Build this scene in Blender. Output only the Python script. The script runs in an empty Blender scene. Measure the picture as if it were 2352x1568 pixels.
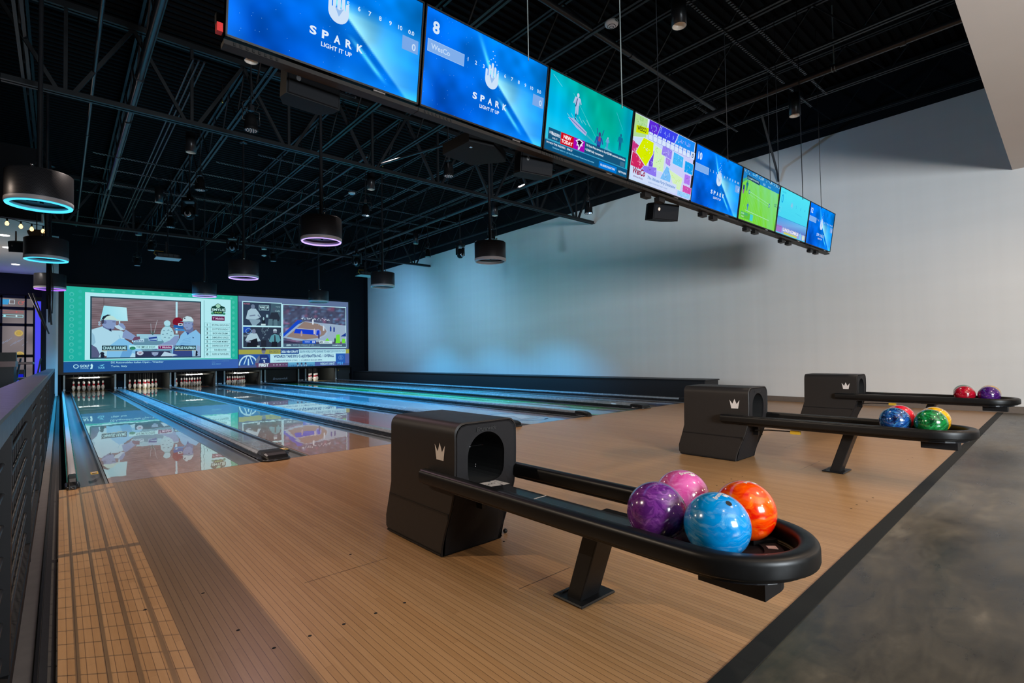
import bpy, math, random
import numpy as np
from mathutils import Vector, Matrix
random.seed(7); rng = np.random.default_rng(7)
S = bpy.context.scene
COL = S.collection
PI = math.pi

# ------------------------------------------------------------------ helpers
def lin(r, g, b):
    def f(c):
        c /= 255.0
        return c / 12.92 if c <= 0.04045 else ((c + 0.055) / 1.055) ** 2.4
    return (f(r), f(g), f(b), 1.0)

class MB:
    """collects shapes in world coordinates and links them as one mesh object"""
    def __init__(s):
        s.v, s.f, s.m, s.sm = [], [], [], []
    def add(s, verts, faces, mi=0, smooth=False):
        n = len(s.v); s.v += [tuple(p) for p in verts]
        for f in faces:
            s.f.append(tuple(i + n for i in f)); s.m.append(mi); s.sm.append(smooth)
    def box(s, x0, x1, y0, y1, z0, z1, mi=0, b=0.0):
        if b > 0:
            return s.rbox(x0, x1, y0, y1, z0, z1, b, mi)
        v = [(x, y, z) for z in (z0, z1) for y in (y0, y1) for x in (x0, x1)]
        s.add(v, [(0, 2, 3, 1), (4, 5, 7, 6), (0, 1, 5, 4), (2, 6, 7, 3), (0, 4, 6, 2), (1, 3, 7, 5)], mi)
    def rbox(s, x0, x1, y0, y1, z0, z1, b, mi=0):
        b = min(b, (x1 - x0) / 2.01, (y1 - y0) / 2.01, (z1 - z0) / 2.01)
        rings = []
        for z, ins in ((z0, b), (z0 + b, 0), (z1 - b, 0), (z1, b)):
            r = []
            for cx, cy, a0 in ((x1 - b, y1 - b, 0), (x0 + b, y1 - b, 90), (x0 + b, y0 + b, 180), (x1 - b, y0 + b, 270)):
                for k in (0, 45, 90):
                    a = math.radians(a0 + k); rr = b - ins * 0.999
                    r.append((cx + rr * math.cos(a), cy + rr * math.sin(a), z))
            rings.append(r)
        s.loft(rings, mi, caps=True, smooth=False)
    def loft(s, rings, mi=0, caps=False, smooth=True, closed=True):
        n = len(rings[0]); v = [p for r in rings for p in r]; f = []
        for i in range(len(rings) - 1):
            for j in range(n if closed else n - 1):
                k = (j + 1) % n
                f.append((i * n + j, i * n + k, (i + 1) * n + k, (i + 1) * n + j))
        s.add(v, f, mi, smooth)
        if caps:
            s.add(rings[0], [tuple(range(n))[::-1]], mi); s.add(rings[-1], [tuple(range(n))], mi)
    def tube(s, pts, r, n=8, mi=0, caps=True, closed=False):
        pts = [Vector(p) for p in pts]; rings = []; up = None; N = len(pts)
        for i, p in enumerate(pts):
            if closed: d = pts[(i + 1) % N] - pts[i - 1]
            else: d = pts[min(i + 1, N - 1)] - pts[max(i - 1, 0)]
            d.normalize()
            if up is None:
                up = Vector((0, 0, 1)) if abs(d.z) < 0.9 else Vector((1, 0, 0))
            a = d.cross(up).normalized(); b = a.cross(d).normalized(); up = b
            rr = r[i] if isinstance(r, (list, tuple)) else r
            rings.append([p + a * (rr * math.cos(2 * PI * k / n)) + b * (rr * math.sin(2 * PI * k / n)) for k in range(n)])
        if closed: rings.append(rings[0])
        s.loft(rings, mi, caps=caps and not closed)
    def bar(s, p, q, w, h, mi=0):
        p, q = Vector(p), Vector(q); d = (q - p).normalized()
        up = Vector((0, 0, 1)) if abs(d.z) < 0.99 else Vector((0, 1, 0))
        a = d.cross(up).normalized() * (w / 2); b = a.cross(d).normalized() * (h / 2)
        r = [[c - a - b, c + a - b, c + a + b, c - a + b] for c in (p, q)]
        s.loft(r, mi, caps=True, smooth=False)
    def lathe(s, prof, c=(0, 0, 0), n=24, mi=0, axis='z', smooth=True, cap0=False, cap1=False):
        rings = []
        for r, h in prof:
            ring = []
            for k in range(n):
                a = 2 * PI * k / n
                p = (r * math.cos(a), r * math.sin(a), h)
                if axis == 'y': p = (p[0], p[2], p[1])
                if axis == 'x': p = (p[2], p[0], p[1])
                ring.append((c[0] + p[0], c[1] + p[1], c[2] + p[2]))
            rings.append(ring)
        s.loft(rings, mi, smooth=smooth)
        if cap0: s.add(rings[0], [tuple(range(n))[::-1]], mi)
        if cap1: s.add(rings[-1], [tuple(range(n))], mi)
    def prism(s, poly, lo, hi, plane='xz', mi=0):
        """poly in a plane, pushed along the remaining axis from lo to hi"""
        def P(a, b, c):
            return {'xz': (a, c, b), 'xy': (a, b, c), 'yz': (c, a, b)}[plane]
        s.loft([[P(a, b, lo) for a, b in poly], [P(a, b, hi) for a, b in poly]], mi, caps=True, smooth=False)
    def sphere(s, c, r, n=24, mi=0):
        prof = [(max(1e-4, r * math.sin(PI * k / n)), -r * math.cos(PI * k / n)) for k in range(n + 1)]
        s.lathe(prof, c, n * 2, mi)
    def build(s, name, mats, parent=None, label=None, bevel=0):
        if not isinstance(mats, (list, tuple)): mats = [mats]
        off = Vector((0, 0, 0))
        if parent is not None:
            q = parent
            while q is not None: off = off + Vector(q.location); q = q.parent
        me = bpy.data.meshes.new(name)
        me.from_pydata([tuple(Vector(p) - off) for p in s.v], [], s.f)
        for m in mats: me.materials.append(m)
        me.polygons.foreach_set('material_index', s.m)
        me.polygons.foreach_set('use_smooth', s.sm)
        me.update()
        import bmesh
        bm = bmesh.new(); bm.from_mesh(me); bmesh.ops.recalc_face_normals(bm, faces=bm.faces); bm.to_mesh(me); bm.free()
        o = bpy.data.objects.new(name, me); COL.objects.link(o)
        if parent is not None: o.parent = parent
        if label: o['label'] = label
        if bevel:
            md = o.modifiers.new('b', 'BEVEL'); md.width = bevel; md.segments = 2; md.limit_method = 'ANGLE'
        return o

def tag(o, label, cat, group=None, kind=None):
    o['label'] = label; o['category'] = cat
    if group: o['group'] = group
    if kind: o['kind'] = kind
    return o
def thing(name, label, cat, loc=(0, 0, 0), group=None):
    o = bpy.data.objects.new(name, None); COL.objects.link(o); o.location = loc; o.empty_display_size = 0.1
    return tag(o, label, cat, group)
def dup(root, loc, label=None, group=None, rz=0):
    r = root.copy(); COL.objects.link(r); r.location = loc; r.rotation_euler = (0, 0, rz)
    if label: r['label'] = label
    if group: r['group'] = group
    for ch in list(root.children):
        c = ch.copy(); COL.objects.link(c); c.parent = r
        for g in list(ch.children):
            d = g.copy(); COL.objects.link(d); d.parent = c
    return r
def struct(name, mb, m, label=None):
    o = mb.build(name, m); o['kind'] = 'structure'
    if label: o['label'] = label
    return o

# ------------------------------------------------------------------ materials
class NT:
    def __init__(s, name):
        s.mat = bpy.data.materials.new(name); s.mat.use_nodes = True
        s.t = s.mat.node_tree; s.n = s.t.nodes; s.l = s.t.links
        s.b = s.n['Principled BSDF']; s.out = s.n['Material Output']
    def N(s, typ, **kw):
        n = s.n.new(typ)
        for k, v in kw.items(): setattr(n, k, v)
        return n
    def L(s, a, b): s.l.new(a, b)
    def val(s, n, i, v):
        n.inputs[i].default_value = v
    def math(s, op, a, b=None, c=None):
        n = s.N('ShaderNodeMath', operation=op)
        for i, x in enumerate((a, b, c)):
            if x is None: continue
            if isinstance(x, (int, float)): n.inputs[i].default_value = x
            else: s.L(x, n.inputs[i])
        return n.outputs[0]
    def mix(s, fac, a, b, typ='MIX'):
        n = s.N('ShaderNodeMix', data_type='RGBA', blend_type=typ)
        for i, x in ((0, fac), (6, a), (7, b)):
            if isinstance(x, (int, float)): n.inputs[i].default_value = x
            elif isinstance(x, tuple): n.inputs[i].default_value = x
            else: s.L(x, n.inputs[i])
        return n.outputs[2]
    def ramp(s, fac, stops):
        n = s.N('ShaderNodeValToRGB'); e = n.color_ramp.elements
        while len(e) < len(stops): e.new(0.5)
        for i, (p, c) in enumerate(stops):
            e[i].position = p; e[i].color = c if len(c) == 4 else (*c, 1)
        s.L(fac, n.inputs[0]); return n.outputs[0]
    def coord(s, kind='Object'):
        return s.N('ShaderNodeTexCoord').outputs[kind]
    def noise(s, vec, scale, detail=3, rough=.5, dist=0):
        n = s.N('ShaderNodeTexNoise'); s.L(vec, n.inputs['Vector'])
        n.inputs['Scale'].default_value = scale; n.inputs['Detail'].default_value = detail
        n.inputs['Roughness'].default_value = rough; n.inputs['Distortion'].default_value = dist
        return n.outputs[0]
    def scale(s, vec, sx, sy, sz):
        n = s.N('ShaderNodeMapping'); s.L(vec, n.inputs[0]); n.inputs['Scale'].default_value = (sx, sy, sz)
        return n.outputs[0]
    def bump(s, h, strength=.2, dist=.01):
        n = s.N('ShaderNodeBump'); n.inputs['Strength'].default_value = strength; n.inputs['Distance'].default_value = dist
        s.L(h, n.inputs['Height']); s.L(n.outputs[0], s.b.inputs['Normal'])

def plain(name, col, rough=.5, metal=0, var=.12, scale=30, coat=0, spec=.5, bump=0):
    t = NT(name); c = t.coord()
    f = t.noise(c, scale, 3)
    a = tuple(min(1, x * (1 - var)) for x in col[:3]) + (1,); b = tuple(min(1, x * (1 + var)) for x in col[:3]) + (1,)
    t.L(t.mix(f, a, b), t.b.inputs['Base Color'])
    t.L(t.math('MULTIPLY_ADD', f, .1, rough - .05), t.b.inputs['Roughness'])
    t.b.inputs['Metallic'].default_value = metal
    t.b.inputs['Specular IOR Level'].default_value = spec
    t.b.inputs['Coat Weight'].default_value = coat
    if bump: t.bump(t.noise(c, scale * 12, 2), bump, .002)
    return t.mat

def emit(name, col, strength=1.0):
    t = NT(name); t.b.inputs['Base Color'].default_value = (0.02, 0.02, 0.02, 1)
    c = t.coord(); f = t.noise(c, 4, 1)
    t.L(t.mix(f, tuple(x * .97 for x in col[:3]) + (1,), col), t.b.inputs['Emission Color'])
    t.b.inputs['Emission Strength'].default_value = strength
    return t.mat

def wood(name, board, cols, rough, coat, seam=.55, vis=.5, seglen=1.1):
    """narrow boards laid along Y"""
    t = NT(name); c = t.coord()
    sep = t.N('ShaderNodeSeparateXYZ'); t.L(c, sep.inputs[0])
    xb = t.math('DIVIDE', sep.outputs[0], board)
    idx = t.math('FLOOR', xb); fr = t.math('FRACT', xb)
    wn = t.N('ShaderNodeTexWhiteNoise', noise_dimensions='1D'); t.L(idx, wn.inputs['W'])
    yoff = t.math('MULTIPLY_ADD', wn.outputs[0], 7.3, sep.outputs[1])
    yb = t.math('FLOOR', t.math('DIVIDE', yoff, seglen)); fy = t.math('FRACT', t.math('DIVIDE', yoff, seglen))
    comb = t.N('ShaderNodeCombineXYZ'); t.L(idx, comb.inputs[0]); t.L(yb, comb.inputs[1])
    w2 = t.N('ShaderNodeTexWhiteNoise', noise_dimensions='2D'); t.L(comb.outputs[0], w2.inputs['Vector'])
    g = t.noise(t.scale(c, 90, 2.2, 1), 1.0, 4, .6, .3)
    g2 = t.noise(t.scale(c, 60, 14, 1), 1.0, 2)
    f = t.math('ADD', t.math('MULTIPLY', w2.outputs[0], vis), t.math('MULTIPLY', g, .9 - vis * .6))
    f = t.math('ADD', f, t.math('MULTIPLY_ADD', g2, .24, -.12))
    col = t.ramp(f, [(.15, cols[0]), (.5, cols[1]), (.9, cols[2])])
    e = t.math('MINIMUM', t.math('MULTIPLY', fr, board), t.math('MULTIPLY', t.math('SUBTRACT', 1, fr), board))
    e2 = t.math('MINIMUM', t.math('MULTIPLY', fy, seglen), t.math('MULTIPLY', t.math('SUBTRACT', 1, fy), seglen))
    s1 = t.math('LESS_THAN', e, .0011); s2 = t.math('LESS_THAN', e2, .0004)
    sm = t.math('MULTIPLY', t.math('MAXIMUM', s1, s2), seam)
    t.L(t.mix(sm, col, (.075, .035, .018, 1)), t.b.inputs['Base Color'])
    t.L(t.math('MULTIPLY_ADD', g, .08, rough - .04), t.b.inputs['Roughness'])
    t.b.inputs['Coat Weight'].default_value = coat; t.b.inputs['Coat Roughness'].default_value = .03 if coat > .5 else .2
    if coat > .5:
        bn = t.N('ShaderNodeBump'); bn.inputs['Strength'].default_value = .05; bn.inputs['Distance'].default_value = .01
        t.L(t.math('ADD', t.noise(t.scale(c, 7, 1.6, 1), 1.0, 2), t.math('MULTIPLY', w2.outputs[0], .12)), bn.inputs['Height']); t.L(bn.outputs[0], t.b.inputs['Coat Normal'])
    return t.mat

def marble(name, c1, c2, c3, scale=7, rough=.06):
    """mostly the middle colour, with fine flowing streaks of the other two"""
    t = NT(name); c = t.coord()
    warp = t.N('ShaderNodeTexNoise'); t.L(c, warp.inputs['Vector']); warp.inputs['Scale'].default_value = scale * 1.1; warp.inputs['Detail'].default_value = 3
    vm = t.N('ShaderNodeVectorMath', operation='MULTIPLY_ADD'); t.L(warp.outputs['Color'], vm.inputs[0]); vm.inputs[1].default_value = (.16, .16, .16); t.L(c, vm.inputs[2])
    st = t.scale(vm.outputs[0], 1.0, 1.0, 3.2)
    n1 = t.noise(st, scale * 2.2, 5, .62, .8); n2 = t.noise(st, scale * 1.3, 3, .5, 1.5)
    a = t.ramp(n1, [(.50, (0, 0, 0, 1)), (.60, (.22, .22, .22, 1)), (.68, (.5, .5, .5, 1)), (.80, (1, 1, 1, 1))])
    k = t.mix(t.ramp(n2, [(.38, (1, 1, 1, 1)), (.56, (0, 0, 0, 1))]), c2, c1)
    t.L(t.mix(a, k, c3), t.b.inputs['Base Color'])
    t.b.inputs['Roughness'].default_value = rough + .10; t.b.inputs['Coat Weight'].default_value = 1; t.b.inputs['Coat Roughness'].default_value = rough
    return t.mat

M = {}
M['steel'] = plain('black_painted_steel', (.013, .016, .019), .45, .0, .3, 6, spec=.3)
M['steel2'] = plain('black_satin_steel', (.02, .022, .026), .3, .2, .2, 12)
M['deck'] = plain('black_roof_deck', (.0026, .0026, .003), .8, 0, .2, 3, spec=.1)
M['black'] = plain('black_plastic', (.0065, .0065, .0072), .42, 0, .15, 20, spec=.28)
M['matt'] = plain('matt_black_paint', (.0075, .0085, .0105), .8, 0, .2, 4, spec=.15)
M['console'] = plain('textured_black_casing', (.017, .0145, .0135), .46, 0, .1, 40, spec=.32, bump=.25)
M['console_face'] = plain('dark_grey_face', (.012, .0115, .0125), .6, 0, .08, 40, spec=.16, bump=.15)
M['rim'] = plain('soft_black_rubber', (.0042, .004, .004), .40, 0, .12, 30, spec=.3)
M['bed'] = plain('glossy_black_bed', (.012, .012, .014), .20, 0, .1, 15, coat=.3)
M['dark'] = plain('dark_void', (.003, .003, .003), .8)
M['gutter'] = plain('grey_gutter_plastic', (.12, .13, .14), .38, 0, .22, 9)
M['cap'] = plain('divider_cap', (.19, .21, .23), .26, 0, .35, 14, coat=.2)
M['capdark'] = plain('divider_black', (.016, .016, .018), .28, 0, .15, 10, coat=.3)
M['capwhite'] = plain('pale_cap', (.46, .43, .44), .45, 0, .08, 6)
M['chrome'] = plain('chrome', (.6, .6, .62), .2, 1)
M['white'] = plain('white_plastic', (.7, .7, .7), .4)
M['offwhite'] = plain('off_white_mark', (.62, .56, .52), .5)
M['pinwhite'] = plain('pin_white', (.80, .80, .76), .25, 0, .03, 10, coat=.5)
M['pinred'] = plain('pin_red', (.55, .015, .03), .3)
M['string'] = plain('string', (.25, .25, .25), .7)
M['post'] = plain('aluminium_post', (.30, .34, .33), .4, .3)
M['kick'] = plain('grey_kickback', (.026, .031, .03), .55)
M['yellow'] = plain('yellow_plastic', (.6, .35, .02), .4)
M['brass'] = plain('brass', (.6, .42, .12), .3, .9)
M['red'] = plain('red_plastic', (.7, .02, .02), .4)
M['speaker'] = plain('speaker_black', (.006, .0065, .0075), .6, 0, .2, 60, spec=.12)
M['grille'] = plain('speaker_mesh', (.0065, .0072, .009), .7, 0, .3, 300, spec=.12)
M['trim'] = plain('bronze_strip', (.011, .009, .008), .5, 0, spec=.3)
M['carpet'] = plain('black_rubber_strip', (.010, .0105, .010), .65, 0, .35, 40, spec=.2, bump=.2)
M['trench'] = plain('dark_carpet', (.03, .028, .028), .85, 0, .4, 60, bump=.3)
M['curb'] = plain('grey_curb', (.16, .14, .125), .7, 0, .25, 12)
M['rail'] = plain('railing_steel', (.006, .006, .007), .5, 0, .15, 15, spec=.2)
M['railtop'] = plain('railing_cap_steel', (.055, .053, .058), .38, .2, .15, 15)
M['railmesh'] = plain('railing_wire', (.018, .018, .02), .4, .1, spec=.3)
M['drumgrey'] = plain('drum_grille', (.035, .034, .038), .45, .2)
M['lens'] = plain('lamp_lens', (.55, .55, .6), .1, 0, .1, 80, coat=1)
M['reflector'] = plain('lamp_reflector', (.75, .68, .6), .35)
M['ledge'] = plain('black_ledge', (.013, .013, .015), .5)
M['baseb'] = plain('taupe_baseboard', (.16, .125, .10), .5)
M['tabletop'] = plain('red_brown_top', (.14, .035, .025), .3)
M['seat'] = plain('dark_seat', (.012, .012, .016), .5)
M['glassgrey'] = plain('arcade_panel', (.3, .28, .28), .2)
M['glue'] = emit('bulb_glow', (1, .58, .22, 1), 3)
M['spotglow'] = emit('recessed_glow', (1, .95, .85, 1), 8)
M['warmglow'] = emit('downlight_glow', (1, .72, .5, 1), .55)
M['ledcyan'] = emit('led_cyan', lin(70, 205, 255), 1.5)
M['ledviolet'] = emit('led_violet', (.44, .30, 1.0, 1), 2.0)
M['ledpurple'] = emit('led_purple', (.32, .10, 1.0, 1), 2.2)
M['bluestrip'] = emit('blue_neon_panel', lin(60, 60, 235), 1.0)
M['pitglow'] = emit('pit_lamp', (1, .97, .9, 1), 6)
M['letterglow'] = plain('pale_letters', (.5, .52, .53), .6)
M['stripdull'] = plain('dull_strip', (.006, .0055, .004), .7, spec=.1)
M['mutedletter'] = plain('muted_letters', (.22, .25, .33), .5)
M['darkletter'] = plain('dark_letters', (.008, .008, .009), .6)

# approach wood, lane wood
M['approach'] = wood('approach_boards', .0262, ((.285, .148, .060, 1), (.34, .185, .078, 1), (.405, .230, .105, 1)), .33, .12, .72, .4, 2.3)
M['lane'] = wood('lane_boards', .0268, ((.30, .16, .085, 1), (.36, .20, .11, 1), (.42, .25, .145, 1)), .22, 1.0, .4)
M['lane_red'] = wood('lane_painted_red_light', .0268, ((.30, .065, .045, 1), (.36, .085, .06, 1), (.42, .11, .08, 1)), .22, 1.0, .3)  # red projected light put into the board colour
M['lane_green'] = wood('lane_painted_green_light', .0268, ((.05, .46, .09, 1), (.07, .55, .12, 1), (.10, .62, .16, 1)), .22, 1.0, .3)  # green projector light carried by the board colour itself
M['lane_grey'] = wood('lane_painted_lavender_light', .0268, ((.26, .24, .28, 1), (.32, .29, .34, 1), (.37, .34, .40, 1)), .22, 1.0, .3)  # lavender light on this lane mixed into its board colour
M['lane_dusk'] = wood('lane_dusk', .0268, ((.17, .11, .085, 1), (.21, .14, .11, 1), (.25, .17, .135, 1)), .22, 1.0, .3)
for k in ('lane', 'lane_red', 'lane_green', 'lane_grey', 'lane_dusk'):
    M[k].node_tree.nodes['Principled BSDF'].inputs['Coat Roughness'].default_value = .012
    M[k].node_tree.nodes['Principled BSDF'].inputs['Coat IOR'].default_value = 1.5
M['pindeck'] = plain('pin_deck_yellow', (.55, .42, .16), .3, 0, .15, 20, coat=.6)

def mk_wall():
    t = NT('white_wall_paint'); c = t.coord()
    n = t.noise(t.scale(c, .25, .25, 3.5), 1, 2)
    v = t.noise(t.scale(c, 1, 5.0, .05), 1.0, 2)
    f = t.math('ADD', t.math('MULTIPLY', n, .5), t.math('MULTIPLY', v, .5))
    t.L(t.ramp(f, [(.3, (.66, .65, .63, 1)), (.7, (.71, .70, .68, 1))]), t.b.inputs['Base Color'])
    t.b.inputs['Roughness'].default_value = .75
    t.bump(t.noise(t.scale(c, 1, 60, 1), 1, 1), .06, .004)
    return t.mat
M['wall'] = mk_wall()
M['soffit'] = plain('drywall_white', (.58, .50, .44), .85, 0, .05, 1.5)
def mk_conc():
    t = NT('polished_concrete'); c = t.coord()
    a = t.noise(t.scale(c, .75, 1.3, 1), 1.0, 7, .66, .8); b = t.noise(t.scale(c, 2.6, 8, 1), 1.0, 7, .74, .5); d = t.noise(c, 40, 3)
    f = t.math('ADD', t.math('MULTIPLY', a, .6), t.math('MULTIPLY', b, .4))
    col = t.ramp(f, [(.38, (.012, .0095, .006, 1)), (.46, (.036, .028, .018, 1)), (.55, (.066, .052, .034, 1)), (.66, (.14, .115, .08, 1))])
    vr = t.N('ShaderNodeTexVoronoi', feature='DISTANCE_TO_EDGE'); t.L(t.scale(c, .55, .8, 1), vr.inputs['Vector']); vr.inputs['Scale'].default_value = 1
    cr = t.math('LESS_THAN', t.math('ADD', vr.outputs[0], t.math('MULTIPLY_ADD', b, .05, -.02)), .006)
    st = t.ramp(t.noise(t.scale(c, 1, 1.3, 1), 1.1, 3, .6), [(.50, (1, 1, 1, 1)), (.66, (.36, .35, .33, 1))])
    col = t.mix(t.math('MULTIPLY', cr, .55), t.mix(1.0, col, st, 'MULTIPLY'), (.02, .018, .015, 1))
    t.L(col, t.b.inputs['Base Color'])
    t.L(t.math('MULTIPLY_ADD', b, .3, .16), t.b.inputs['Roughness'])
    t.bump(d, .06, .003)
    return t.mat
M['concrete'] = mk_conc()
def mk_perf():
    t = NT('perforated_drum'); c = t.coord()
    sep = t.N('ShaderNodeSeparateXYZ'); t.L(c, sep.inputs[0])
    ang = t.math('MULTIPLY', t.math('ARCTAN2', sep.outputs[1], sep.outputs[0]), 22)
    z = t.math('MULTIPLY', sep.outputs[2], 62)
    row = t.math('FLOOR', z); sh = t.math('MULTIPLY', t.math('MODULO', row, 2), .5)
    fx = t.math('SUBTRACT', t.math('FRACT', t.math('ADD', t.math('MULTIPLY', ang, 1.0), sh)), .5)
    fz = t.math('SUBTRACT', t.math('FRACT', z), .5)
    d = t.math('ADD', t.math('MULTIPLY', fx, fx), t.math('MULTIPLY', fz, fz))
    hole = t.math('LESS_THAN', d, .075)
    t.L(t.mix(hole, (.052, .05, .056, 1), (.006, .006, .007, 1)), t.b.inputs['Base Color'])
    t.b.inputs['Roughness'].default_value = .38; t.b.inputs['Metallic'].default_value = .35
    return t.mat
M['perf'] = mk_perf()
def mk_pic():
    t = NT('lit_picture'); a = t.N('ShaderNodeVertexColor'); a.layer_name = 'picture'
    e = t.N('ShaderNodeEmission'); t.L(a.outputs[0], e.inputs[0]); e.inputs[1].default_value = 1.0
    t.L(e.outputs[0], t.out.inputs[0])
    return t.mat
M['pic'] = mk_pic()

# ------------------------------------------------------------------ lettering and flat pictures
_txt = {}
def glyphs(body, bold=0.0, italic=0.0):
    key = (body, bold, italic)
    if key in _txt: return _txt[key]
    cu = bpy.data.curves.new('lettering', 'FONT'); cu.body = body; cu.size = 1; cu.offset = bold; cu.shear = italic
    cu.resolution_u = 3; cu.fill_mode = 'FRONT'
    ob = bpy.data.objects.new('lettering', cu); COL.objects.link(ob)
    dg = bpy.context.evaluated_depsgraph_get(); dg.update()
    ev = ob.evaluated_get(dg); me = ev.to_mesh()
    v = np.array([tuple(p.co)[:2] for p in me.vertices]) if len(me.vertices) else np.zeros((0, 2))
    f = [tuple(p.vertices) for p in me.polygons]
    ev.to_mesh_clear(); bpy.data.objects.remove(ob); bpy.data.curves.remove(cu)
    if len(v):
        lo, hi = v.min(0), v.max(0); v = (v - lo); wh = hi - lo
    else: wh = np.array([1, 1])
    _txt[key] = (v, f, wh); return _txt[key]

class Pic:
    """a flat lit picture; u to the right, v up, in the picture's own units"""
    def __init__(s, o, U, V, w, h, step=.0002):
        s.o, s.U, s.V = Vector(o), Vector(U).normalized(), Vector(V).normalized()
        s.N = s.U.cross(s.V).normalized(); s.w, s.h = w, h   # units
        s.v, s.f, s.c, s.k, s.step = [], [], [], 0, step
        s.su = Vector(U).length / w; s.sv = Vector(V).length / h
    def P(s, u, v): return s.o + s.U * (u * s.su) + s.V * (v * s.sv) + s.N * (s.k * s.step)
    def raw(s, pts, faces, cols):
        n = len(s.v); s.v += [s.P(u, v) for u, v in pts]
        for f in faces:
            s.f.append(tuple(i + n for i in f)); s.c += [cols[i] for i in f]
        s.k += 1
    def poly(s, pts, col):
        c = lin(*col); s.raw(pts, [tuple(range(len(pts)))], [c] * len(pts))
    def grad(s, pts, cols): s.raw(pts, [tuple(range(len(pts)))], [lin(*c) for c in cols])
    def rect(s, x0, y0, x1, y1, col): s.poly([(x0, y0), (x1, y0), (x1, y1), (x0, y1)], col)
    def ell(s, cx, cy, rx, ry, col, n=20): s.poly([(cx + rx * math.cos(2 * PI * k / n), cy + ry * math.sin(2 * PI * k / n)) for k in range(n)], col)
    def ring(s, cx, cy, r0, r1, col, n=28, asp=1.0):
        c = lin(*col); pts = []; fs = []
        for k in range(n):
            a = 2 * PI * k / n; ca, sa = math.cos(a), math.sin(a) * asp
            pts += [(cx + r0 * ca, cy + r0 * sa), (cx + r1 * ca, cy + r1 * sa)]
            j = (k + 1) % n; fs.append((2 * k, 2 * k + 1, 2 * j + 1, 2 * j))
        s.raw(pts, fs, [c] * len(pts))
    def frame(s, x0, y0, x1, y1, t, col):
        for a in ((x0, y0, x1, y0 + t), (x0, y1 - t, x1, y1), (x0, y0, x0 + t, y1), (x1 - t, y0, x1, y1)): s.rect(*a, col)
    def line(s, x0, y0, x1, y1, t, col):
        dx, dy = x1 - x0, y1 - y0; l = math.hypot(dx, dy); nx, ny = -dy / l * t / 2, dx / l * t / 2
        s.poly([(x0 - nx, y0 - ny), (x1 - nx, y1 - ny), (x1 + nx, y1 + ny), (x0 + nx, y0 + ny)], col)
    def text(s, body, x, y, h, col, w=None, anchor='l', bold=.02, italic=0, rot=0):
        v, f, wh = glyphs(body, bold, italic)
        if not len(v): return
        k = h / wh[1]; kx = k if w is None else w / wh[0]
        W = wh[0] * kx; x0 = x - (W / 2 if anchor == 'c' else W if anchor == 'r' else 0)
        pts = [(p[0] * kx, p[1] * k) for p in v]
        if rot:
            c, q = math.cos(rot), math.sin(rot); pts = [(a * c - b * q, a * q + b * c) for a, b in pts]
        s.raw([(x0 + a, y + b) for a, b in pts], f, [lin(*col)] * len(pts))
    def field(s, x0, y0, x1, y1, nx, ny, fn):
        """a grid coloured by fn(u, v arrays in 0..1) -> rgb 0..255"""
        u, v = np.meshgrid(np.linspace(0, 1, nx + 1), np.linspace(0, 1, ny + 1))
        rgb = np.clip(fn(u, v), 0, 255) / 255.0
        l = np.where(rgb <= .04045, rgb / 12.92, ((rgb + .055) / 1.055) ** 2.4).reshape(-1, 3)
        cols = [(a, b, c, 1.0) for a, b, c in l]
        pts = [(x0 + (x1 - x0) * a, y0 + (y1 - y0) * b) for a, b in zip(u.ravel(), v.ravel())]
        fs = [(j * (nx + 1) + i, j * (nx + 1) + i + 1, (j + 1) * (nx + 1) + i + 1, (j + 1) * (nx + 1) + i) for j in range(ny) for i in range(nx)]
        s.raw(pts, fs, cols)
    def build(s, name, parent, mat=None):
        off = Vector((0, 0, 0)); q = parent
        while q is not None: off = off + Vector(q.location); q = q.parent
        me = bpy.data.meshes.new(name); me.from_pydata([tuple(p - off) for p in s.v], [], s.f)
        at = me.color_attributes.new('picture', 'FLOAT_COLOR', 'CORNER')
        at.data.foreach_set('color', np.array(s.c, dtype=np.float32).ravel())
        me.materials.append(mat or M['pic']); me.update()
        o = bpy.data.objects.new(name, me); COL.objects.link(o); o.parent = parent
        return o

def vnoise(u, v, fx, fy, seed=0):
    r = np.random.default_rng(seed); g = r.random((fy + 2, fx + 2))
    x, y = u * fx, v * fy; i = np.minimum(x.astype(int), fx); j = np.minimum(y.astype(int), fy)
    a, b = x - i, y - j; a = a * a * (3 - 2 * a); b = b * b * (3 - 2 * b)
    i1, j1 = np.minimum(i + 1, fx + 1), np.minimum(j + 1, fy + 1)
    return (g[j, i] * (1 - a) + g[j, i1] * a) * (1 - b) + (g[j1, i] * (1 - a) + g[j1, i1] * a) * b
def mixc(a, b, t): return np.array(a)[None, None, :] * (1 - t[..., None]) + np.array(b)[None, None, :] * t[..., None]
def letters(mb, body, o, U, V, h, mi=0, w=None, bold=.02, italic=0, anchor='c', depth=.0006):
    """thin raised lettering added to a mesh"""
    v, f, wh = glyphs(body, bold, italic); U, V = Vector(U).normalized(), Vector(V).normalized(); N = U.cross(V)
    k = h / wh[1]; kx = k if w is None else w / wh[0]; W = wh[0] * kx
    x0 = -W / 2 if anchor == 'c' else 0
    mb.add([Vector(o) + U * (x0 + p[0] * kx) + V * (p[1] * k - h / 2) + N * depth for p in v], f, mi)
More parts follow.
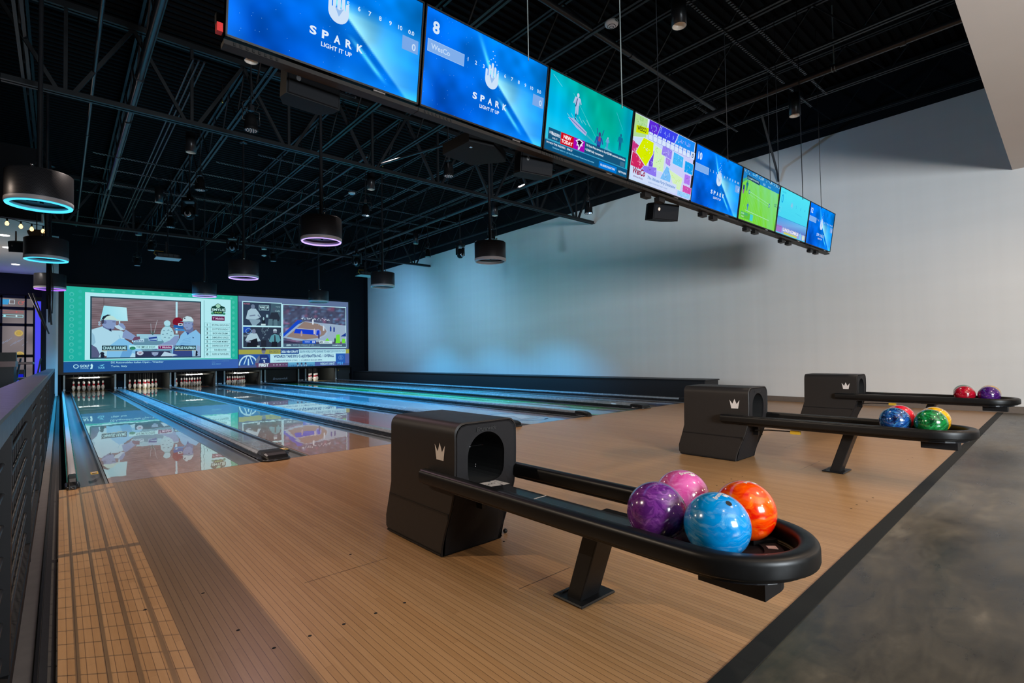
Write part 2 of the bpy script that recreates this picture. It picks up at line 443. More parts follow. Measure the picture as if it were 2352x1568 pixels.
# ================================================================== SETTING
WX = 11.816
LN = [.343, 2.138, 3.796, 5.616, 7.277, 9.103]; LW = 1.0668; PP = 3.472; GUT = .235
HEAD = 20.134
def yl(x): return -5.085 + .021 * x          # rear edge of the approach
m = MB(); m.prism([(0, 0), (WX, 0), (WX, yl(WX)), (0, yl(0))], -.05, 0, 'xy', 0)
dots = [(.51, -3.127), (.287, -3.131), (.546, -3.607), (.613, -3.843), (.744, -3.851), (.88, -3.858), (1.017, -3.865), (1.154, -3.868), (1.96, -3.604), (1.218, -3.159),
        (4.348, -4.82), (4.202, -4.796), (4.072, -4.797), (4.48, -4.825), (4.319, -3.844), (4.475, -3.868), (4.03, -3.86), (4.17, -3.85), (6.265, -4.689), (6.4, -4.7)]
for x, y in dots:
    m.add([(x + .0075 * math.cos(a * PI / 5), y + .0075 * math.sin(a * PI / 5), .0006) for a in range(10)], [tuple(range(10))], 1)
for (x0, x1, y) in ((1.61, 1.96, -4.12), (5.1, 5.6, -4.12), (.9, 1.35, -3.35), (6.1, 6.7, -3.6)):
    m.add([(x0, y - .0015, .0005), (x1, y - .0015, .0005), (x1, y + .0015, .0005), (x0, y + .0015, .0005)], [(0, 1, 2, 3)], 2)
m.add([(0, -.006, .0007), (WX - .02, -.006, .0007), (WX - .02, -.001, .0007), (0, -.001, .0007)], [(0, 1, 2, 3)], 2)
struct('floor_approach', m, [M['approach'], M['dark'], M['capdark']], 'light maple bowling approach boards with small dark guide dots')
m = MB(); m.prism([(0, yl(0)), (WX, yl(WX)), (WX, yl(WX) - .078), (0, yl(0) - .078)], -.03, .003, 'xy'); struct('trim_1', m, M['carpet'], 'black rubber strip between the maple boards and the concrete')
m = MB(); m.prism([(-.055, yl(0) - .078), (WX, yl(WX) - .078), (WX, -14), (-.055, -14)], -.06, 0, 'xy'); struct('floor', m, M['concrete'], 'stained polished concrete of the concourse')
m = MB(); m.box(-7, -.055, -14, 19, -.06, 0); struct('floor_concourse', m, M['curb'])
m = MB(); m.box(-.055, 0, yl(0), 19, -.08, -.022); struct('trim_2', m, M['trench'], 'dark carpet gutter between railing and lanes')
m = MB(); m.box(-.062, -.050, -5.3, 19, -.05, .012); struct('trim_3', m, M['trim'])
m = MB(); m.box(0, WX, 0.0, 22.5, -.2, -.10); struct('floor_lane_bed', m, M['matt'], 'black sub floor under the lanes')
def wt(y): return 5.37 + (18.5 - y) * .0062
m = MB(); m.prism([(-14, 0), (18.55, 0), (18.55, wt(18.55)), (-14, wt(-14))], WX, WX + .12, 'yz'); struct('wall_right', m, M['wall'], 'tall white side wall beside the lanes')
m = MB(); m.prism([(-14, wt(-14)), (18.55, wt(18.55)), (18.55, 0), (22.5, 0), (22.5, 6.7), (-14, 6.7)], WX, WX + .12, 'yz')
m.box(WX - .02, WX - .002, 18.55, 19.0, 0, 6.35)
struct('wall_right_upper', m, M['matt'], 'black band of wall above the white wall')
m = MB(); m.box(-.34, WX, 18.97, 19.1, .665, 6.6); m.box(11.08, WX, 18.9, 19.1, 0, .665); m.box(-.12, .045, 18.9, 19.1, 0, .665)
struct('wall_back', m, M['matt'], 'black wall around the projected picture over the pins')
m = MB(); m.box(-.4, WX, 22.3, 22.5, 0, 6.6); struct('wall_back_pit', m, M['matt'])
# corrugated roof deck
m = MB(); pr = []; y = -6.0
while y < 21.5:
    pr += [(y, 6.42), (y + .05, 6.42), (y + .07, 6.38), (y + .13, 6.38), (y + .15, 6.42)]; y += .15
m.loft([[(-7, a, b) for a, b in pr], [(WX + .1, a, b) for a, b in pr]], closed=False, smooth=False)
struct('ceiling', m, M['deck'], 'black corrugated roof deck')
# lowered drywall ceiling over the concourse behind the approach
m = MB(); m.prism([(-.3, -5.36), (WX, -5.148), (WX, -14), (-.3, -14)], 4.023, 4.25, 'xy'); m.prism([(-.3, -5.36), (WX, -5.148), (WX, -5.25), (-.3, -5.46)], 4.25, 6.45, 'xy')
struct('ceiling_soffit', m, M['soffit'], 'lowered white drywall ceiling at the edge of the approach')
m = MB(); m.box(WX - .018, WX, -12, .02, 0, .11); struct('baseboard_right', m, M['baseb'], 'taupe baseboard along the white wall')
# concourse room beyond the railing
m = MB(); m.box(-6, -.27, 8.4, 16.9, 4.02, 4.2); struct('ceiling_arcade', m, M['soffit'], 'white ceiling with recessed lamps beyond the railing')
m = MB(); m.box(-6, -.46, 8.25, 8.4, 4.02, 5.5); m.box(-.46, -.3, 8.25, 8.4, 4.02, 5.5); struct('ceiling_header', m, M['matt'])
m = MB(); m.box(-6, -.42, 16.9, 17.0, 3.3, 4.02); m.box(-6, -.42, 16.9, 17.0, 0, .5); m.box(-.66, -.62, 16.88, 17.0, .5, 3.3); m.box(-.45, -.34, 16.6, 17.0, 0, 4.02)
struct('wall_arcade', m, M['matt'], 'black wall of the arcade beyond the railing')
m = MB(); m.box(-.345, -.045, 17.35, 17.45, 0, 5.45); struct('wall_left', m, M['wall'], 'narrow pale wall end beside the projected picture')
m = MB(); m.box(-6, -5.9, -14, 17, 0, 6.4); struct('wall_left_far', m, M['matt'])
w1 = MB()
for z in (.5, 1.32, 2.32, 2.85, 3.22): w1.box(-1.9, -.66, 16.84, 16.92, z, z + .09)
for x in (-1.9, -1.42, -.86): w1.box(x, x + .05, 16.84, 16.92, .5, 3.3)
wo = struct('window_1', w1, M['matt'], 'black framed arcade glazing beyond the railing')
pc = Pic((-1.85, 16.9, .55), (1.2, 0, 0), (0, 0, 2.75), 12, 27.5)
pc.field(0, 0, 12, 27.5, 12, 28, lambda u, v: mixc((70, 66, 70), (150, 138, 140), .35 + .5 * vnoise(u, v, 3, 8, 5)))
for cx, cy in ((8.6, 15.5), (8.9, 8.6)):
    pc.ell(cx, cy, 1.05, 1.05, (176, 150, 84)); pc.ring(cx, cy, .75, .85, (205, 185, 120)); pc.text('0', cx, cy - .35, .7, (190, 160, 60), anchor='c')
pc.frame(4.6, 20.6, 9.6, 21.4, .12, (150, 225, 235)); pc.ell(5.3, 21, .3, .3, (150, 225, 235)); pc.text('0', 8.0, 20.7, .6, (230, 250, 255), anchor='c')
pc.frame(4.6, 22.0, 9.6, 22.6, .1, (190, 90, 90)); pc.text('0', 8.0, 22.0, .55, (200, 90, 90), anchor='c')
pc.poly([(4, 24.6), (6.0, 24.6), (6.6, 26.3), (4, 26.3)], (60, 150, 205)); pc.frame(6.3, 24.8, 7.6, 26.2, .12, (190, 205, 215)); pc.ring(9.0, 25.3, .5, .62, (205, 95, 95)); pc.line(9.0, 25.2, 10.2, 26.1, .14, (205, 95, 95))
for k in range(7): pc.line(4 + k * .9, 11.5 + (k % 3) * .6, 5.2 + k * .9, 12.8 + (k % 3) * .6, .12, (130, 140, 165))
pc.build('window_display', wo)
nb = MB(); nb.box(-.61, -.47, 16.86, 16.9, .55, 3.15); tag(nb.build('neon_panel', M['bluestrip']), 'tall blue lit panel beside the arcade glazing', 'light panel')

# ------------------------------------------------------------------ lanes
LNAME = ['lane beside the railing', 'second lane from the railing', 'third lane from the railing', 'fourth lane from the railing', 'fifth lane from the railing', 'lane beside the white wall']
LLAB = ['brown maple bowling lane beside the railing, mirroring the projected picture', 'brown maple bowling lane, second from the railing', 'reddish lit bowling lane, third from the railing',
        'lavender lit bowling lane with white arrow in a ring, fourth from the railing', 'green lit bowling lane with tan emblem, fifth from the railing', 'dark brown bowling lane running along the black ledge by the white wall']
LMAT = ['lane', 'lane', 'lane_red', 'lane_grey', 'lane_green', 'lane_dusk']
def gutter(mb, x0, x1):
    n = 14; prof = []
    for k in range(n + 1):
        t = k / n; prof.append((x0 + (x1 - x0) * t, -.008 - .075 * math.sin(PI * t) ** .8))
    mb.loft([[(x, .0, z) for x, z in prof], [(x, 21.2, z) for x, z in prof]], closed=False)
    for x in (x0 + .004, x1 - .024): mb.box(x, x + .02, 0.0, 21.2, -.02, -.003)
def decal_ring(mb, cx, cy, r0, r1, sy, mi, n=30, z=.0012):
    pts = []; fs = []
    for k in range(n):
        a = 2 * PI * k / n; pts += [(cx + r0 * math.cos(a), cy + r0 * sy * math.sin(a), z), (cx + r1 * math.cos(a), cy + r1 * sy * math.sin(a), z)]
        j = (k + 1) % n; fs.append((2 * k, 2 * k + 1, 2 * j + 1, 2 * j))
    mb.add(pts, fs, mi)
M['dec_blue'] = plain('painted_projection_blue', (.10, .16, .42), .2, 0, .2, 5, coat=1)  # projected lane pictures, drawn as flat surface colour
M['dec_white'] = plain('painted_projection_white', (.62, .62, .70), .2, coat=1)
M['dec_tan'] = plain('painted_projection_tan', (.42, .36, .2), .2, coat=1)
M['dec_brown'] = plain('painted_projection_brown', (.10, .05, .03), .2, coat=1)
M['dec_teal'] = plain('painted_projection_teal', (.16, .42, .30), .2, coat=1)
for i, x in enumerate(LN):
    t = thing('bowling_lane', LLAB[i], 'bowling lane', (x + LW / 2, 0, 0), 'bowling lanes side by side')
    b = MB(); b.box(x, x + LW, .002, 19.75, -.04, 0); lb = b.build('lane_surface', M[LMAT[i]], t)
    b = MB(); b.box(x, x + LW, 19.75, 21.2, -.04, 0); b.build('pin_deck', M['pindeck'], t, 'yellow pin deck')
    for a, c in ((x - GUT + .01 if i else .126, x - .002), (x + LW + .002, x + LW + GUT - .01)):
        b = MB(); gutter(b, a, c); b.build('gutter', M['gutter'], t)
    cx = x + LW / 2
    if i == 3:
        b = MB(); decal_ring(b, cx, .95, .40, .455, 1.5, 0); decal_ring(b, cx, .95, .30, .315, 1.5, 0)
        b.add([(cx - .2, .6, .0014), (cx + .02, .6, .0014), (cx + .22, 1.0, .0014), (cx + .02, 1.4, .0014), (cx - .2, 1.4, .0014), (cx - .02, 1.0, .0014)], [(0, 1, 2, 3, 4, 5)], 1)
        b.add([(cx - .35, .02, .0012), (cx + .4, .02, .0012), (cx + .5, .4, .0012), (cx + .1, .33, .0012)], [(0, 1, 2, 3)], 0)
        b.build('lane_graphic', [M['dec_blue'], M['dec_white']], lb, 'white arrow inside a blue ring')
    if i == 4:
        b = MB(); decal_ring(b, cx, 2.1, 0.001, .40, 2.0, 1); decal_ring(b, cx, 2.1, .40, .44, 2.0, 0, z=.0013)
        for k in range(9):
            a = k * .7; px, py = cx + .24 * math.cos(a), 2.1 + .5 * math.sin(a)
            b.add([(px - .09, py - .1, .0016), (px + .1, py - .04, .0016), (px + .05, py + .13, .0016), (px - .06, py + .08, .0016)], [(0, 1, 2, 3)], 1 if k % 2 else 2)
        b.add([(x + .05, .02, .0012), (x + LW - .02, .02, .0012), (x + LW - .1, .55, .0012), (x + .2, .75, .0012)], [(0, 1, 2, 3)], 3)
        b.add([(x + .3, .12, .0015), (x + LW - .25, .10, .0015), (x + LW - .3, .4, .0015)], [(0, 1, 2)], 4)
        for k in range(7):
            y0 = 3.4 + k * 1.5; b.add([(x + .02, y0, .0013), (x + .28 + .2 * (k % 2), y0 + .5, .0013), (x + .22, y0 + 1.2, .0013), (x + .02, y0 + 1.35, .0013)], [(0, 1, 2, 3)], 5)
        b.build('lane_graphic', [M['dec_brown'], M['dec_tan'], M['dec_white'], M['dec_brown'], M['dec_blue'], M['dec_teal']], lb, 'tan emblem on a green wash')
    if i == 5:
        b = MB(); b.add([(cx - .3, .1, .0012), (cx + .5, .1, .0012), (cx + .4, .45, .0012), (cx - .1, .5, .0012)], [(0, 1, 2, 3)], 0)
        for k in range(5): b.add([(cx - .4 + k * .12, .9 + .3 * k, .0012), (cx - .3 + k * .12, .9 + .3 * k, .0012), (cx + .1 + k * .05, 1.6 + .25 * k, .0012)], [(0, 1, 2)], 1 + k % 2)
        b.add([(cx - .2, 6.4, .0012), (cx + .3, 6.5, .0012), (cx + .2, 7.4, .0012), (cx - .3, 7.3, .0012)], [(0, 1, 2, 3)], 2)
        b.build('lane_graphic', [M['dec_blue'], M['dec_tan'], M['dec_teal']], lb, 'blue and yellow streaks')

# ------------------------------------------------------------------ dividers
def divider(x0, x1, lab, wide, white=False):
    t = thing('lane_divider', lab, 'lane divider', ((x0 + x1) / 2, 0, -.03), 'dividers between the lanes')
    cx = (x0 + x1) / 2; w = (x1 - x0) / 2; h = .085; bv = min(.03, w * .3)
    prof = [(x0, .0), (x0, h - .03), (x0 + .4 * bv, h - .008), (x0 + bv, h), (x1 - bv, h), (x1 - .4 * bv, h - .008), (x1, h - .03), (x1, .0)]
    b = MB(); b.loft([[(x, .24, z) for x, z in prof], [(x, 19.15, z) for x, z in prof]], closed=False, smooth=False); b.build('cap', M['capwhite'] if white else M['cap'], t)
    for xx in (x0 - .008, x1 + .002):
        b = MB(); b.box(xx, xx + .006, .05, 19.15, .001, .05); b.build('side_rail', M['capdark'], t)
    # rounded nose at the foul line
    b = MB(); rings = []
    for y, s, hh in ((.24, 1.03, h + .004), (.10, 1.06, h + .004), (.02, 1.04, h - .004), (-.035, .94, h - .022), (-.06, .8, h - .05)):
        rings.append([(cx + (x - cx) * s, y, max(.0, -.0 + z * hh / h) if z > 0 else .001) for x, z in prof])
    b.loft(rings, smooth=False, closed=True); n = len(prof); b.add(rings[-1], [tuple(range(n))])
    b.add(rings[0], [tuple(range(n))[::-1]])
    nose = b.build('end_cap', M['black'], t)
    b = MB(); b.tube([(x0 - .012, .2, .012), (x0 - .012, -.01, .012), (x0 + .03, -.065, .012), (x1 - .03, -.065, .012), (x1 + .012, -.01, .012), (x1 + .012, .2, .012)], .011, 6); b.build('bumper_ring', M['capdark'], nose)
    if wide:
        b = MB(); b.box(cx - w * .55, cx + w * .55, .5, 18.9, h, h + .003); b.build('track_cover', M['cap'], t)
DL = ['wide black divider in front of the nearest ball return', 'wide divider in front of the middle ball return', 'wide divider in front of the far ball return']
divider(.060, .120, 'narrow divider with pale top against the railing side', False, True)
for k in range(3):
    a = LN[2 * k] + LW + GUT + .004; c = LN[2 * k + 1] - GUT - .004
    divider(a, c, DL[k], True)
for k, lab in ((1, 'narrow black divider between second and third lanes from the railing'), (3, 'narrow black divider between lavender and green lit lanes')):
    divider(LN[k] + LW + GUT + .004, LN[k + 1] - GUT - .004, lab, False)
divider(LN[5] + LW + GUT + .004, LN[5] + LW + GUT + .13, 'narrow black divider beside the ledge at the white wall', False)
# small arrow stickers by the foul line
for (x, y, lab) in ((.265, .62, 'small gold sticker in the gutter beside the railing'), (2.075, .62, 'small gold sticker in the gutter of the second lane from the railing')):
    b = MB(); b.box(x - .03, x + .03, y, y + .14, -.004, -.0015); b.box(x - .018, x + .018, y + .02, y + .06, -.0015, -.001, 1); b.box(x - .02, x + .02, y + .08, y + .12, -.0015, -.001, 2)
    tag(b.build('gutter_sticker', [M['yellow'], M['dark'], M['offwhite']]), lab, 'sticker')
# ledge along the wall
t = thing('wall_ledge', 'long low black ledge along the white wall beside the lanes', 'ledge', (11.5, 9, 0))
b = MB(); b.box(11.17, WX - .004, .02, 18.88, -.09, .43); b.build('ledge_body', M['ledge'], t)
b = MB(); b.box(11.14, WX - .004, -.02, 18.88, .43, .458, b=.008); b.build('ledge_top', M['ledge'], t)

# ------------------------------------------------------------------ pinsetters
SWEEP = {0: 'letters', 2: 'letters', 3: 'letters', 4: 'down'}
for i, x in enumerate(LN):
    x0, x1, cx = x - GUT + .005, x + LW + GUT - .005, x + LW / 2
    lab = {0: 'pinsetter opening with glowing lettered strip, ' + LNAME[0], 1: 'pinsetter opening without lettered strip, ' + LNAME[1], 2: 'pinsetter opening with lettered strip, ' + LNAME[2],
           3: 'pinsetter opening with lettered strip, ' + LNAME[3], 4: 'pinsetter closed by a lowered black lettered board', 5: 'pinsetter opening of the ' + LNAME[5]}[i]
    t = thing('pinsetter', lab, 'pinsetter', (cx, 19.3, 0), 'pinsetters under the projected picture')
    for a in (x0, x1 - .03):
        b = MB(); b.box(a, a + .03, 19.25, 21.6, .002, .655); b.build('kickback', M['kick'], t)
        b = MB(); b.box(a - .012, a + .042, 19.19, 19.26, .002, .655); b.box(a - .02, a + .05, 19.17, 19.2, .09, .15, 1); pp = b.build('post', [M['post'], M['white']], t, 'pale metal post')
    b = MB(); b.box(x0, x1, 21.6, 21.64, .002, .66); b.build('back_curtain', M['matt'], t)
    b = MB(); b.box(x0, x1, 19.25, 21.6, .66, .70); b.build('cover', M['matt'], t)
    if SWEEP.get(i) == 'letters':
        b = MB(); b.prism([(19.42, .52), (19.47, .52), (19.50, .575), (19.45, .575)], x0 + .05, x1 - .05, 'yz'); sw = b.build('sweep_bar', M['stripdull'], t)
        b = MB(); letters(b, 'Brunswick', (cx - .02, 19.415, .548), (1, 0, 0), (0, .3, .55), .062, w=.64, bold=.03, italic=.3); b.build('lettering', M['letterglow'], sw, 'pale maker lettering')
    if SWEEP.get(i) == 'down':
        b = MB(); b.box(x0 + .04, x1 - .04, 19.4, 19.45, .05, .655, b=.01); sw = b.build('sweep_board', M['black'], t)
        b = MB(); letters(b, 'Brunswick', (cx - .02, 19.396, .225), (1, 0, 0), (0, 0, 1), .105, w=.68, bold=.03, italic=.3, depth=.002); b.build('lettering', M['mutedletter'], sw, 'muted maker lettering')
b = MB(); b.box(LN[0] + LW + GUT + .05, LN[1] - GUT - .05, 19.26, 19.3, .0, .655)
for k in range(3):
    a, c = LN[2 * k] + LW + GUT + .04, LN[2 * k + 1] - GUT - .04
    b = MB(); b.box(a, c, 19.24, 19.3, .0, .655); b.box(a + .01, c - .01, 19.2, 19.24, .02, .10, 1)
    for q in range(3): b.box(a + .03 + q * .045, a + .06 + q * .045, 19.19, 19.2, .095, .14, 2)
    tag(b.build('ball_door', [M['matt'], M['kick'], M['white']]), 'dark ball door between pale posts ' + ['nearest the railing', 'in the middle', 'nearest the white wall'][k], 'ball door')
b = MB(); b.prism([(10.44, 0), (11.08, 0), (11.06, .34), (11.1, .38), (11.1, .66), (10.44, .66)], 19.16, 19.2, 'xz'); b.box(10.47, 10.5, 19.13, 19.16, .5, .56, 1)
tag(b.build('pit_end_panel', [M['kick'], M['yellow']]), 'grey notched panel at the wall end of the pinsetters', 'panel')
# pins
pp = [(.0001, 0), (.0258, 0), (.0285, .006), (.0385, .045), (.0525, .083), (.0605, .114), (.0575, .149), (.0430, .187), (.0275, .222), (.0232, .254), (.0258, .287), (.0310, .320), (.0323, .345), (.0290, .366), (.018, .378), (.0001, .381)]
b = MB(); b.lathe(pp, n=16); pin0 = b.build('bowling_pin', M['pinwhite'])
b = MB(); b.lathe([(.0312, .214), (.0285, .2225), (.0272, .232), (.0255, .232), (.026, .214)], n=16); b.lathe([(.0243, .252), (.0250, .27), (.026, .281), (.0235, .281), (.023, .252)], n=16); b.lathe([(.028, .2225), (.0242, .254), (.0235, .254), (.0262, .2225)], n=16); b.build('neck_band', M['pinred'], pin0, 'red neck bands')
b = MB(); b.tube([(0, 0, .38), (0, 0, .64)], .0022, 5); b.build('string', M['string'], pin0)
b = MB()
for sx in (-1,): 
    c0 = [(-.012, .135), (.012, .135), (.015, .16), (.006, .15), (0, .166), (-.006, .15), (-.015, .16)]
    b.add([(a, -math.sqrt(max(.0, .0592 ** 2 - a * a)) - .0015, z) for a, z in c0], [tuple(range(7))])
b.build('crown_mark', M['pinred'], pin0, 'small red crown mark')
s = .3048; sy = s * math.sqrt(3) / 2
spots = [(0, 0, 'head pin'), (-.5, 1, 'left pin in second row'), (.5, 1, 'right pin in second row'), (-1, 2, 'left pin in third row'), (0, 2, 'middle pin in third row'), (1, 2, 'right pin in third row'),
         (-1.5, 3, 'leftmost pin in back row'), (-.5, 3, 'second pin from left in back row'), (.5, 3, 'third pin from left in back row'), (1.5, 3, 'rightmost pin in back row')]
first = True
for i, x in enumerate(LN):
    if i == 4: continue
    for dx, r, nm in spots:
        lab = 'white bowling pin, ' + nm + ', ' + LNAME[i].replace(' from the railing', ' from railing')
        loc = (x + LW / 2 + dx * s, HEAD + r * sy, 0)
        if first:
            pin0.location = loc; tag(pin0, lab, 'bowling pin', 'racks of ten pins'); first = False; p = pin0
        else: p = dup(pin0, loc, lab)
        p.rotation_euler = (0, 0, random.uniform(-1.2, 1.2))

# ------------------------------------------------------------------ railing
RY0, RY1 = -5.2, 17.0
t = thing('railing', 'long black metal railing with wire mesh panels beside the approach', 'railing', (-.15, 0, 0))
b = MB(); b.box(-.305, -.118, RY0, RY1, .855, .932, b=.006); b.build('top_rail', M['railtop'], t)
b = MB(); b.box(-.165, -.112, RY0, RY1, .035, .105, b=.004); b.build('bottom_rail', M['rail'], t)
ys = [-5.18 + 1.6 * k - .04 for k in range(14)]
for k, y in enumerate(ys):
    b = MB(); b.box(-.146, -.114, y, y + .05, 0, .86); b.build('post', M['rail'], t)
    if k + 1 < len(ys):
        b = MB(); ya, yb = y + .06, ys[k + 1]
        for z in (.16, .27, .375, .475, .575, .675, .77): b.tube([(-.135, ya, z), (-.135, yb, z)], .006, 6)
        q = ya + .04
        while q < yb: b.tube([(-.144, q, .105), (-.144, q, .86)], .0032, 5); q += .125
        b.build('mesh_panel', M['railmesh'], t)

# ------------------------------------------------------------------ beyond the railing
t = thing('bar_table', 'dark high table with red brown top beyond the railing', 'table', (-.75, 9.2, 0))
b = MB(); b.box(-1.15, -.42, 8.8, 9.7, 1.09, 1.14, b=.01); b.build('tabletop', M['tabletop'], t)
b = MB(); b.box(-.8, -.7, 9.15, 9.25, .02, 1.09); b.build('pedestal', M['black'], t)
b = MB(); b.box(-1.05, -.5, 8.95, 9.5, 0, .03); b.build('base', M['black'], t)
t = thing('bar_cabinet', 'black cabinet with red brown top at the left edge beyond the railing', 'cabinet', (-.95, 7.4, 0))
b = MB(); b.box(-1.3, -.62, 7.0, 7.8, 0, 1.05); b.build('body', M['black'], t); b = MB(); b.box(-1.32, -.6, 6.98, 7.82, 1.05, 1.15); b.build('top', M['tabletop'], t); b = MB(); b.box(-1.3, -.62, 7.55, 7.8, 1.15, 1.32); b.build('upstand', M['black'], t)
def chair(x, y, lab):
    t = thing('bar_chair', lab, 'chair', (x, y, 0))
    b = MB(); b.box(x - .2, x + .2, y - .2, y + .2, .70, .76, b=.015); b.build('seat', M['seat'], t)
    b = MB(); b.loft([[(x + .16 + .07 * k / 4, y - .18 + .02 * k, .76 + .12 * k), (x + .19 + .07 * k / 4, y - .18 + .02 * k, .76 + .12 * k), (x + .19 + .07 * k / 4, y + .18 - .02 * k, .76 + .12 * k), (x + .16 + .07 * k / 4, y + .18 - .02 * k, .76 + .12 * k)] for k in range(5)], caps=True); b.build('backrest', M['seat'], t)
    for a in (-1, 1):
        for c in (-1, 1):
            b = MB(); b.tube([(x + .15 * a, y + .15 * c, .7), (x + .2 * a, y + .2 * c, 0)], .012, 6); b.build('leg', M['steel2'], t)
chair(-.62, 12.4, 'dark bar chair in front of the blue lit panel')
chair(-.95, 11.2, 'dark bar chair between table and arcade glazing')
# blue lit game
b = MB(); b.box(-.98, -.72, 13.4, 13.7, 0, .95); gm = tag(b.build('game_cabinet', M['black']), 'dark game cabinet with a small blue screen under the arcade glazing', 'game')
pc = Pic((-.96, 13.395, .45), (.22, 0, 0), (0, 0, .38), 6, 10); pc.rect(0, 0, 6, 10, (20, 28, 190)); pc.rect(.5, 4, 5.5, 6, (60, 80, 255)); pc.rect(.5, 8, 3, 9, (120, 150, 255)); pc.build('screen', gm)
# recessed lamps and string lights
RL = []
for k, (x, y, lab) in enumerate(((-.955, 10.275, 'recessed ceiling lamp beyond the railing, nearest the string lights'), (-.995, 11.923, 'middle recessed ceiling lamp beyond the railing'), (-.981, 14.826, 'recessed ceiling lamp beyond the railing, farthest back'))):
    b = MB(); b.lathe([(.001, 4.016), (.075, 4.016), (.085, 4.012), (.09, 4.019)], (x, y, 0), 20); b2 = b.build('recessed_downlight', M['spotglow']); tag(b2, lab, 'ceiling lamp', 'recessed lamps beyond the railing'); RL.append((x, y))
t = thing('string_light', 'string of four warm bulbs strung below the ceiling beyond the railing', 'string light', (-.75, 7.7, 3.75))
BL = [(-.769, 7.7, 3.786), (-.577, 7.7, 3.756), (-.424, 7.7, 3.729), (-.26, 7.7, 3.711)]
b = MB(); w = []
for k in range(25):
    u = k / 24; x = -1.1 + 1.0 * u; w.append((x, 7.7, 3.93 - .13 * u - .012 * math.sin(u * PI * 5) ** 2))
b.tube(w, .006, 5); b.build('wire', M['black'], t)
for x, y, z in BL:
    b = MB(); b.lathe([(.012, .035), (.014, .10), (.006, .105)], (x, y, z), 10); so = b.build('socket', M['black'], t)
    b = MB(); b.lathe([(.001, -.045), (.025, -.03), (.032, 0), (.02, .03), (.012, .045)], (x, y, z), 12); b.build('bulb', M['glue'], so)
# ================================================================== SCORE SCREENS
TX0, TW, NTV = .6226, 1.1497, 8
TB = Vector((0, -3.03, 2.757)); TT = Vector((0, -3.13, 3.392))
def spark_bg(u, v):
    base = mixc((0, 74, 190), (0, 136, 246), np.clip(.15 + .75 * u + .25 * v - .2 * (1 - v), 0, 1))
    cl = vnoise(u, v, 6, 5, 3) * .6 + vnoise(u, v, 14, 9, 4) * .4
    base = base * (.78 + .5 * cl[..., None])
    base += (np.clip(vnoise(u, v, 5, 4, 9) - .5, 0, 1) * np.clip(1 - v * 1.4, 0, 1))[..., None] * np.array([40, 110, 130])
    top = np.exp(-((u - .97) ** 2 / .02 + (v - .86) ** 2 / .05)); base = base * (1 - .35 * top[..., None])
    ul = .505 + (.93 - .505) * np.clip((.62 - v) / .62, 0, 1)           # left edge of the fan of light
    d = u - ul
    fan = np.clip(d / .022 + .5, 0, 1) * (v < .70) * np.exp(-np.maximum(d, 0) / (.14 + .14 * v)) * np.clip((.70 - v) / .12, 0, 1) * np.clip(.35 + v * 1.3, 0, 1)
    base += fan[..., None] * np.array([175, 150, 60])
    dl = u - (ul - .085)
    s2 = np.exp(-(dl / .018) ** 2) * np.clip((.40 - v) / .1, 0, 1) * np.clip((v - .06) / .1, 0, 1); base += s2[..., None] * np.array([90, 120, 70])
    us = .505 - .12 * np.clip((v - .62) / .38, 0, 1)
    up = np.exp(-((u - us) / (.012 + .02 * np.clip(v - .62, 0, 1))) ** 2) * (v > .60) * np.clip((1.02 - v) / .3, .12, 1); base += up[..., None] * np.array([95, 120, 70])
    return base
def hand(p, cx, cy, k, col=(205, 226, 250), dark=(150, 190, 238)):
    """open hand emblem with rounded fingers"""
    def cap(x, y0, y1, w):
        pts = [(cx + k * (x - w), cy + k * y0), (cx + k * (x + w), cy + k * y0)] + [(cx + k * (x + w * math.cos(a * PI / 6)), cy + k * (y1 + w * math.sin(a * PI / 6))) for a in range(7)]
        p.poly(pts, col)
    p.poly([(cx + k * .50 * math.cos(PI + a * PI / 14), cy + k * (-.12 + .52 * math.sin(PI + a * PI / 14))) for a in range(15)] + [(cx + k * .5, cy + k * .05), (cx - k * .5, cy + k * .05)], col)
    for x, h in ((-.42, .34), (-.21, .62), (0, .78), (.21, .60), (.42, .30)): cap(x, -.1, h, .08)
    p.poly([(cx - .2 * k, cy + .1 * k), (cx + .02 * k, cy - .32 * k), (cx + .24 * k, cy + .1 * k), (cx + .02 * k, cy - .02 * k)], dark)
    for x, y in ((-.16, 1.0), (.0, 1.12), (.16, .98), (-.3, .86), (.3, .84), (.1, 1.32), (-.06, 1.5)): p.ell(cx + k * x, cy + k * y, .035 * k, .035 * k, (190, 220, 250), 8)
def spark(p, num, name, nums=True):
    p.field(0, 0, 16, 9, 128, 72, spark_bg)
    r = random.Random(num)
    for _ in range(70):
        x, y = r.uniform(0, 13), r.uniform(0, 9); p.ell(x, y, .022, .022, (120, 190, 245), 5)
    p.text(str(num), .75, 6.85, 1.15, (214, 232, 250), bold=.035)
    p.rect(.3, 5.05, 4.55, 6.2, (128, 174, 235)); p.frame(.3, 5.05, 4.55, 6.2, .05, (160, 200, 245))
    if name: p.text(name, .7, 5.38, .5, (196, 220, 250))
    for k in range(10): p.text(str(k + 1), 5.0 + 1.0 * k if k < 4 else 5.0 + .98 * k, 5.75, .38, (210, 232, 252), anchor='c')
    p.text('0.0', 14.95, 5.75, .38, (210, 232, 252), anchor='c')
    p.rect(14.1, 4.25, 15.75, 5.45, (120, 168, 232)); p.text('0', 15.1, 4.45, .62, (205, 225, 250))
    hand(p, 8.15, 5.15, 1.75)
    for k, ch in enumerate('SPARK'): p.text(ch, 6.15 + 1.0 * k, 2.4, .66, (225, 238, 252), anchor='c', bold=.035, w=.56)
    p.text('LIGHT IT UP', 8.15, 1.75, .36, (225, 238, 252), anchor='c', bold=.02)
